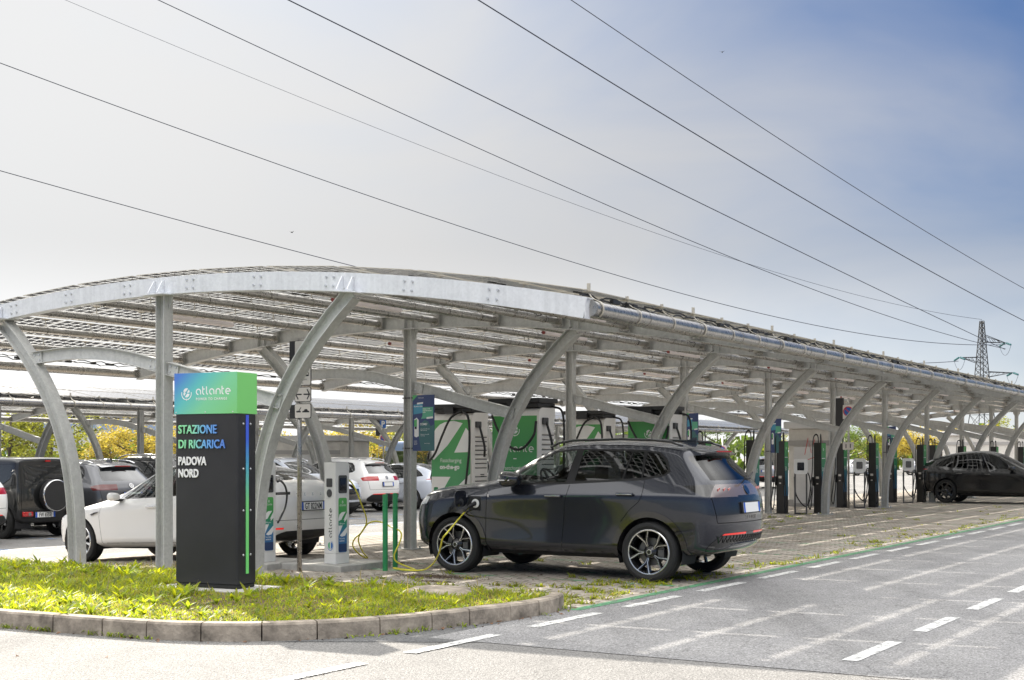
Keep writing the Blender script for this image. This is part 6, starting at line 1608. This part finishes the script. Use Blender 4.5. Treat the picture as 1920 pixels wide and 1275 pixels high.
# buildings
mat('wall_pale', (0.62, 0.62, 0.62), 0.8, vary=0.1, scale=1.0); mat('wall_blue', (0.30, 0.38, 0.52), 0.7); mat('kiosk_white', (0.60, 0.58, 0.54), 0.7, vary=0.15, scale=2.5); mat('roof_grey', (0.36, 0.35, 0.34), 0.8)
t = thing('pale_building', 'pale long building with blue window bands far behind the parked black car', 'building', (-62, 205, -.3), R(8))
mb = MB(); mb.bbox(-16, 16, -8, 8, 0, 7.5, .1); mb.build('wall', 'wall_pale', t)
for z in (2.0, 5.2):
    mb = MB()
    for k in range(10): mb.box(-15+k*3, -12.6+k*3, -8.06, -8.01, z, z+1.3)
    mb.build('window_band', 'wall_blue', t)
mb = MB(); mb.bbox(-16.3, 16.3, -8.3, 8.3, 7.51, 7.9, .05); mb.build('roof', 'roof_grey', t)
def kiosk(label, loc, rot, w, d, h, graffiti=False):
    t = thing('kiosk', label, 'kiosk', loc, rot)
    mb = MB(); mb.bbox(-w/2, w/2, -d/2, d/2, 0, h, .03); mb.build('wall', 'kiosk_white', t)
    mb = MB(); mb.bbox(-w/2-.12, w/2+.12, -d/2-.12, d/2+.12, h+.002, h+.22, .03); mb.build('roof', 'wall_pale', t)
    mb = MB(); mb.box(-w/2-.02, w/2+.02, -d/2-.03, -d/2-.005, h-.5, h-.35); mb.box(-w/2-.02, w/2+.02, -d/2-.03, -d/2-.005, .0, .2); mb.build('band', 'roof_grey', t)
    mb = MB(); mb.bbox(-min(.45, w*.42), min(.45, w*.42), -d/2-.04, -d/2-.005, .1, 1.78, .01); mb.build('door', 'wall_pale', t)
    if graffiti:
        mb = MB(); mb.recalc = False; f = frame((-.1, -d/2-.042, 1.55), (1, 0, 0), (0, 0, 1))
        mb.ribbon([(0, 0), (.1, .5), (.2, .05), (.3, .45), (.42, .1), (.5, .5), (.6, .2)], .02, .001, f); mb.ribbon([(.1, -.15), (.35, -.05), (.6, -.2)], .018, .001, f); mb.build('graffiti', 'sign_red', t)
    return t
kiosk('white kiosk with red scrawl behind the slim black charging posts', W(-.95, 27.2, -.04), ROT, 1.25, 1.2, 2.32, True)
kiosk('pale flat-roofed kiosk seen over the white sedan, beyond the second car port', (-7.6, 52.5, -.26), ROT+R(10), 3.2, 2.4, 2.3)
kiosk('low pale kiosk far down the row behind the black coupe roof', W(-3.5, 62, -.15), ROT, 4.0, 2.4, 2.7)
# bus
mat('bus_blue', (0.06, 0.13, 0.30), 0.35, coat=0.6); mat('bus_display', (0.5, 0.14, 0.02), 0.4, emit=((1.0, 0.32, 0.05), 0.8))
t = thing('bus', 'blue bus with an orange lit destination display behind the blue banner', 'bus', (-4.6, 78, -.26), R(-62))
mb = MB(); mb.bbox(-5.5, 5.5, -1.25, 1.25, .3, 2.6, .12); mb.build('body', 'bus_blue', t)
mb = MB(); mb.bbox(-5.3, 5.3, -1.27, 1.27, 1.15, 2.05, .03); mb.bbox(5.49, 5.53, -1.1, 1.1, 1.0, 2.0, .015); mb.build('window', 'dark_pane', t)
mb = MB(); mb.bbox(5.5, 5.54, -.85, .85, 2.12, 2.45, .01); mb.build('display', 'bus_display', t)
for x in (-3.4, 3.3):
    for s in (-1, 1): mb = MB(); mb.lathe([(0, -.12), (.42, -.12), (.46, -.08), (.46, .08), (.42, .12), (0, .12)], 20, 0, Matrix.Translation((x, s*1.12, .46)) @ Matrix.Rotation(R(90), 4, 'X')); mb.build('wheel', 'tyre', t, smooth=40)
# small road signs
def road_sign(label, loc, rot, h, faces, pole_r=.03):
    t = thing('road_sign', label, 'road sign', loc, rot)
    mb = MB(); mb.tube([(0, 0, 0), (0, 0, h)], pole_r, 10); mb.build('pole', 'galvanised_tube', t, smooth=True)
    for kind, z, s in faces:
        f = frame((0, -pole_r-.01, z), (1, 0, 0), (0, 0, 1)); mb = MB()
        if kind == 'noparking':
            mb.prism(rrect(-s, s, -s*1.25, s*1.1, .03), 0, .008, f, 1); mb.prism(arc(0, 0, s*.85, 0, 360, 28)[:-1], .0082, .010, f, 2); mb.prism(arc(0, 0, s*.68, 0, 360, 28)[:-1], .0102, .012, f, 3); mb.ribbon([(-s*.5, s*.5), (s*.5, -s*.5)], s*.17, .0125, f, 2)
        elif kind == 'P':
            mb.prism(rrect(-s, s, -s*1.2, s*1.2, .03), 0, .008, f, 3)
        elif kind == 'plate':
            mb.prism(rrect(-s, s, -s*.7, s*.7, .02), 0, .008, f, 1); mb.ribbon([(-s*.4, -s*.4), (-s*.4, s*.35)], s*.18, .0085, f, 0); mb.ribbon([(s*.4, s*.4), (s*.4, -s*.35)], s*.18, .0085, f, 0)
        elif kind == 'yield':
            mb.prism([(-s, s*.6), (s, s*.6), (0, -s*1.1)][::-1], 0, .008, f, 2); mb.prism([(-s*.66, s*.42), (s*.66, s*.42), (0, -s*.7)][::-1], .0082, .010, f, 1)
        elif kind == 'side': mb.box(-s-.22, -s-.02, -.05, .10, z-.45, z+.35, 0)
        p = mb.build('sign_board', ['sign_back', 'sign_face', 'sign_red', 'sign_blue'], t)
        if kind == 'P': textobj('lettering', 'P', s*2.3, 'white_print', p, f @ Matrix.Translation((-s*.55, -s*.75, .0085)), off=.01, ext=.0005)
    return t
road_sign('blue parking sign above a round no-parking sign, beside the white suv roof', atp(719, 58, -.26), ROT+R(8), 3.4, [('P', 3.12, .15), ('plate', 2.80, .14), ('noparking', 2.50, .16), ('side', 3.05, .14)])
road_sign('round no-parking sign on a thin pole behind a curved column, far bays', atp(1591, 37.4, 0), ROT+R(5), 3.1, [('noparking', 2.72, .165), ('side', 2.75, .13), ('plate', 1.75, .15)])
road_sign('round no-parking sign on a pole beyond the suv tail', atp(1355, 60, -.26), ROT, 2.6, [('noparking', 2.0, .2)])
road_sign('red and white triangular yield sign far away above the black coupe', atp(1797, 86, -.3), ROT+R(10), 2.7, [('yield', 2.45, .33)])

# ------------------------------------------------------------------ lattice pylon and overhead wires
mat('lattice_steel', (0.022, 0.024, 0.028), 0.6, 0.3); mat('insulator_teal', (0.03, 0.16, 0.17), 0.3, coat=0.5); mat('wire', (0.012, 0.02, 0.045), 0.5)
PX = (1841-960)/2500*260; pyl = thing('pylon', 'dark lattice power pylon with three cross arms and teal insulators', 'pylon', (PX, 260, -.5), R(14))
def hw(z): return 0.28+max(0, (28.3-z))*.063 if z > 14 else 0.28+14.3*.063+(14-z)*.11
mb = MB(); zs = [0, 3.5, 7, 10, 12.5, 14.5, 16.2, 17.6, 18.9, 20.1, 21.2, 22.3, 23.4, 24.4, 25.4, 26.4, 27.4, 28.3]
for a, b in zip(zs, zs[1:]):
    A, B = hw(a), hw(b)
    cs = [(1, 1), (-1, 1), (-1, -1), (1, -1)]
    for i in range(4):
        x0, y0 = cs[i]; x1, y1 = cs[(i+1) % 4]
        mb.beam((x0*A, y0*A, a), (x0*B, y0*B, b), .125)
        mb.beam((x0*A, y0*A, a), (x1*B, y1*B, b), .06); mb.beam((x1*A, y1*A, a), (x0*B, y0*B, b), .06); mb.beam((x0*B, y0*B, b), (x1*B, y1*B, b), .05)
mb.build('mast', 'lattice_steel', pyl)
ARMS = [(24.2, 5.2, 1), (21.2, 4.9, -1), (18.4, 6.8, 1)]; tips = []
for z, ln, s in ARMS:
    mb = MB(); w = hw(z)
    for y in (-1, 1):
        mb.beam((s*w, y*w, z), (s*ln, 0, z-.1), .12); mb.beam((s*w, y*w, z+1.3 if s > 0 and z > 20 else z-1.1), (s*ln, 0, z-.05), .10)
        for k in (.25, .5, .75): mb.beam((s*(w+(ln-w)*k), y*w*(1-k), z-.03), (s*(w+(ln-w)*(k-.12)), y*w*(1-k), z+(1.3*(1-k) if s > 0 and z > 20 else -1.1*(1-k))), .06)
    mb.build('cross_arm', 'lattice_steel', pyl)
    for q in (-1, 1):
        mb = MB()
        for k in range(9): mb.lathe([(.03, -.05), (.20, -.02), (.20, .02), (.05, .06)], 10, 0, Matrix.Translation((s*ln, q*(.35+.17*k), z-.15-.05*k)) @ Matrix.Rotation(R(90), 4, 'X'))
        mb.build('insulator', 'insulator_teal', pyl)
    mb = MB(); mb.tube(catmull([(s*ln, -1.9, z-.6), (s*ln, -1.0, z-2.0), (s*ln, 0, z-2.5), (s*ln, 1.0, z-2.0), (s*ln, 1.9, z-.6)], 6), .035, 5); mb.build('jumper', 'wire', pyl)
def wire(label, p0, Z0, p1, Z1, mid, rs=(.026, .062), ext0=.0):
    """hanging wire between two image-measured points at their depths; sag fitted at a third"""
    A = Vector(((p0[0]-960)/2500*Z0, Z0, CAM_H+(855-p0[1])/2500*Z0)); B = Vector(((p1[0]-960)/2500*Z1, Z1, CAM_H+(855-p1[1])/2500*Z1))
    k = (mid[0]-960)/2500; l = (k*A.y-A.x)/((B.x-A.x)-k*(B.y-A.y)); Q = A.lerp(B, l); zt = CAM_H+(855-mid[1])/2500*Q.y
    S = (Q.z-zt)/(4*l*(1-l)); pts = []; rad = []
    for i in range(-6, 41):
        t = i/40; P = A.lerp(B, t); P.z -= 4*S*t*(1-t); pts.append(P); rad.append(max(.012, rs[0]+(rs[1]-rs[0])*max(t, 0)))
    mb = MB(); mb.tube(pts, rad, 6); o = mb.build('power_line', 'wire', None, smooth=True); tag(o, label, 'power line', 'overhead power lines'); return o
Zt = 258
wire('thin overhead wire low across the sky, meeting the upper right pylon arm', (0, 118), 75, (1885, 646), Zt, (960, 456))
wire('lowest overhead wire, dipping behind the crown of the car port roof', (0, 320), 75, (1797, 677), Zt, (655, 497))
wire('overhead wire from the top edge to the upper pylon arm, under its darker twin', (297, 0), 75, (1885, 654), Zt, (960, 306))
wire('dark overhead wire crossing the middle of the sky to the pylon', (541, 0), 75, (1884, 655), Zt, (1412, 429), (.038, .065))
wire('dark overhead wire running past above the pylon, second from the top corner', (897, 0), 75, (2300, 745), 300, (1462, 346), (.038, .065))
wire('topmost thin overhead wire in the blue sky', (1071, 0), 75, (2300, 688), 300, (1462, 261), (.026, .055))
wire('faint earth wire reaching the very top of the pylon', (123, 0), 85, (1841, 599), 260, (960, 339), (.013, .04))
# birds
mat('bird_dark', (0.02, 0.02, 0.022), 0.8)
for (px, py, Z, sz, lab) in ((547, 436, 70, .16, 'tiny dark bird over the crown of the car port'), (1354, 98, 80, .17, 'tiny dark bird high in the blue sky')):
    mb = MB(); mb.tube([(-.5, 0, 0), (-.2, 0, .06), (.2, 0, .05), (.5, 0, 0)], [.01, .12, .10, .01], 8)
    for s in (-1, 1): mb.add([(-.12, s*.08, .05), (.15, s*.08, .05), (.05, s*.55, .28), (-.15, s*1.0, .12), (-.2, s*.5, .22)], [(0, 1, 2, 4), (4, 2, 3)])
    o = mb.build('bird', 'bird_dark', None, loc=((px-960)/2500*Z, Z, CAM_H+(855-py)/2500*Z), rotz=R(70)); o.scale = (sz*1.6,)*3; tag(o, lab, 'bird')
# ------------------------------------------------------------------ grass and weeds
leafmat('grass_blade', (0.235, 0.265, 0.022), (2.6, 2.4, .8), 0.45); leafmat('grass_dry', (0.34, 0.29, 0.12), (1.5, 1.4, .9), 0.3); leafmat('weed_leaf', (0.15, 0.205, 0.03), (2.5, 2.3, .8), 0.4)
def blade(V, F, M, p, ang, h, w, lean, curl, m, rr, broad=False):
    d = Vector((math.cos(ang), math.sin(ang), 0)); s = Vector((-d.y, d.x, 0)); o = len(V); n = 4 if broad else 3
    for i in range(n+1):
        t = i/n; ww = w*((1-t)**.7 if not broad else (math.sin(math.pi*(.12+.86*t))**.8))*(.5)
        q = p+d*(lean*h*t**1.6)+Vector((0, 0, h*(t-curl*t*t)))
        V += [q-s*ww, q+s*ww]
    for i in range(n): F.append((o+2*i, o+2*i+1, o+2*i+3, o+2*i+2)); M.append(m)
def grow(name, fn, mats, label, cat):
    V, F, M = [], [], []; fn(V, F, M)
    me = bpy.data.meshes.new(name); me.from_pydata([tuple(v) for v in V], [], F); me.polygons.foreach_set('material_index', M)
    for m in mats: me.materials.append(MATS[m])
    me.polygons.foreach_set('use_smooth', [True]*len(F))
    return tag(link(name, me), label, cat, kind='stuff')
def noise2(x, y): return math.sin(1.7*x+.6*y)+math.sin(.9*x-2.3*y+1.3)*.8+math.sin(3.9*x+3.1*y)*.5
def f(V, F, M):
    rr = random.Random(21); n = 0
    while n < 62000:
        u, v = rr.uniform(-3.4, 6.2), rr.uniform(-4.4, -.6)
        if not in_poly(u, v): continue
        if 2.05 < u < 3.3 and -2.2 < v < -1.42: continue
        k = noise2(u, v); n += 1
        if ((u-4.9)/.42)**2+((v+.95)/.33)**2 < 1: continue
        if k < -1.0 and rr.random() < .35: continue
        near = min(1, max(0, (-.62-v)/.25)); hs = (.75+.25*k/2)*(.55+.45*near)*(.95 if u < 3 else .66)
        p = W(u, v, .112)
        if rr.random() < .8: blade(V, F, M, p, rr.uniform(0, 6.3), rr.uniform(.03, .15)*hs, rr.uniform(.005, .011), rr.uniform(.2, 1.1), rr.uniform(0, .35), 0 if rr.random() < (.88 if noise2(u*2.1+3, v*2.3) > -.6 else .55) else 1, rr)
        else: blade(V, F, M, p, rr.uniform(0, 6.3), rr.uniform(.05, .13)*hs, rr.uniform(.014, .032), rr.uniform(.5, 1.5), rr.uniform(.1, .5), 2, rr, True)
    # rosettes of broad leaves
    for _ in range(520):
        u, v = rr.uniform(-3.4, 6.0), rr.uniform(-4.3, -.65)
        if not in_poly(u, v) or (1.98 < u < 3.4 and -2.3 < v < -1.35): continue
        p = W(u, v, .115); a0 = rr.uniform(0, 6)
        s = rr.uniform(.6, 1.35)*(1.0 if u < 4 else .62)
        for k in range(rr.randint(5, 9)):
            blade(V, F, M, p, a0+k*.9, rr.uniform(.07, .135)*s, rr.uniform(.018, .034)*s, rr.uniform(.5, 1.3), rr.uniform(.05, .5), 2 if rr.random() < .6 else 0, rr, True)
    for _ in range(60):
        u, v = rr.uniform(-3.4, 5.5), rr.uniform(-4.2, -.7)
        if in_poly(u, v) and not (1.98 < u < 3.4 and -2.3 < v < -1.35): blade(V, F, M, W(u, v, .115), rr.uniform(0, 6.3), rr.uniform(.2, .3), .012, .3, .15, 1, rr)
grow('grass', f, ['grass_blade', 'grass_dry', 'weed_leaf'], 'lush sunlit grass and broad-leaved weeds filling the kerbed island', 'grass')
def f(V, F, M):
    rr = random.Random(33)
    def tuft(u, v, s, n):
        for k in range(n):
            blade(V, F, M, W(u+rr.gauss(0, .035*s), v+rr.gauss(0, .02*s), zg(u)+.002), rr.uniform(0, 6.3), rr.uniform(.02, .07)*s, rr.uniform(.006, .016)*s, rr.uniform(.6, 2.0), rr.uniform(.1, .5), rr.choice((0, 0, 2, 2, 1)), rr, rr.random() < .5)
    for _ in range(520):
        v = -.45+30*rr.random()**2.0; u = rr.uniform(.2, 6.2)
        if rr.random() < .35: u = 6.2-abs(rr.gauss(0, .35))
        if noise2(u*1.3, v*1.1) < .1 and u < 5.9: continue
        v = round(v/.125)*.125+rr.gauss(0, .01); u = round(u/.25)*.25+rr.gauss(0, .06)
        if u > 6.21: continue
        tuft(u, v, rr.uniform(.7, 1.5), rr.randint(8, 22))
    for (u, v) in ((4.2, .2), (4.6, .35), (4.9, .1), (5.2, .5), (5.6, .2), (4.4, .9), (5.0, 1.1), (5.5, 1.0), (5.9, .8), (5.7, 1.5), (3.9, .6), (3.2, .5), (2.2, .3), (1.3, .5), (.6, .2), (5.9, 2.0), (5.3, 1.9), (6.0, 2.8), (4.9, -.3), (5.5, -.35), (5.9, -.2)):
        for _ in range(7): tuft(u+rr.gauss(0, .18), v+rr.gauss(0, .03), rr.uniform(.8, 1.4), 14)
    # along the kerb foot
    for i in range(70):
        s = rr.uniform(0, KD[-1]); p, nn = kerb_at(s); q = p-nn*.015; sc = rr.uniform(.6, 1.5)
        for k in range(9): blade(V, F, M, W(q.x+rr.gauss(0, .05), q.y+rr.gauss(0, .008), .002), rr.uniform(0, 6.3), rr.uniform(.02, .065)*sc, rr.uniform(.006, .014), rr.uniform(.4, 1.4), .3, 2, rr, True)
    # lit dry verge under the white sedan
    for _ in range(700):
        u, v = rr.uniform(-4.5, .3), rr.uniform(-.45, 1.6)
        for k in range(3): blade(V, F, M, W(u+rr.gauss(0, .03), v+rr.gauss(0, .03), zg(u)), rr.uniform(0, 6.3), rr.uniform(.03, .09), rr.uniform(.005, .012), rr.uniform(.4, 1.4), .3, rr.choice((0, 1, 1)), rr)
grow('paving_weeds', f, ['grass_blade', 'grass_dry', 'weed_leaf'], 'small weeds and tufts sprouting from the paving joints', 'weeds')
def f(V, F, M):
    rr = random.Random(5)
    for i in range(590):
        if i < 430: u, v = rr.uniform(-.2, 6.1), -.5+12*rr.random()**1.8; z = .006
        elif i < 570: s = rr.uniform(0, KD[-1]); p, nn = kerb_at(s); p = p-nn*abs(rr.gauss(.03, .06)); u, v = p.x, p.y; z = .006
        else: u, v = rr.uniform(-2, 9), rr.uniform(-6.5, -4.5); z = .004
        p = W(u, v, zg(u)+z); a = rr.uniform(0, 6.3); s = rr.uniform(.008, .024); d = Vector((math.cos(a), math.sin(a), rr.uniform(-.1, .3))); e = Vector((-d.y, d.x, rr.uniform(0, .5)))
        o = len(V); V += [p-d*s, p-e*s*.6+Vector((0, 0, .004)), p+d*s, p+e*s*.6+Vector((0, 0, .008))]; F.append((o, o+1, o+2, o+3)); M.append(0)
    for (u0, v0, a, b, n) in ((3.15, 1.45, .55, .22, 2600), (3.55, .92, .28, .10, 500), (1.62, 2.9, .2, .14, 300)):
        for _ in range(n):
            u, v = rr.gauss(u0, a*.5), rr.gauss(v0, b*.5); p = W(u, v, .006); q = rr.uniform(.003, .011); a1 = rr.uniform(0, 6.3); d = Vector((math.cos(a1), math.sin(a1), 0))*q; e = Vector((-d.y, d.x, 0)); o = len(V)
            V += [p-d, p-e*.7, p+d, p+e*.7+Vector((0, 0, q*.7))]; F.append((o, o+1, o+2, o+3)); M.append(1)
grow('fallen_leaves', f, ['dead_leaf', 'debris'], 'dry brown leaves and crumbs scattered over paving and kerb foot', 'fallen leaves')
# stone cover in the grass, small cast covers in the paving
mb = MB(); mb.lathe([(0, .17), (.22, .165), (.27, .14), (.29, .10)], 22, 0)
o = mb.build('manhole_cover', 'kerb_stone', None, smooth=40, loc=W(4.9, -.95, .0), rotz=ROT); o.scale = (1.35, 1.0, 1.0); tag(o, 'round worn stone manhole cover sunk in the grass near the kerb tip', 'manhole cover')
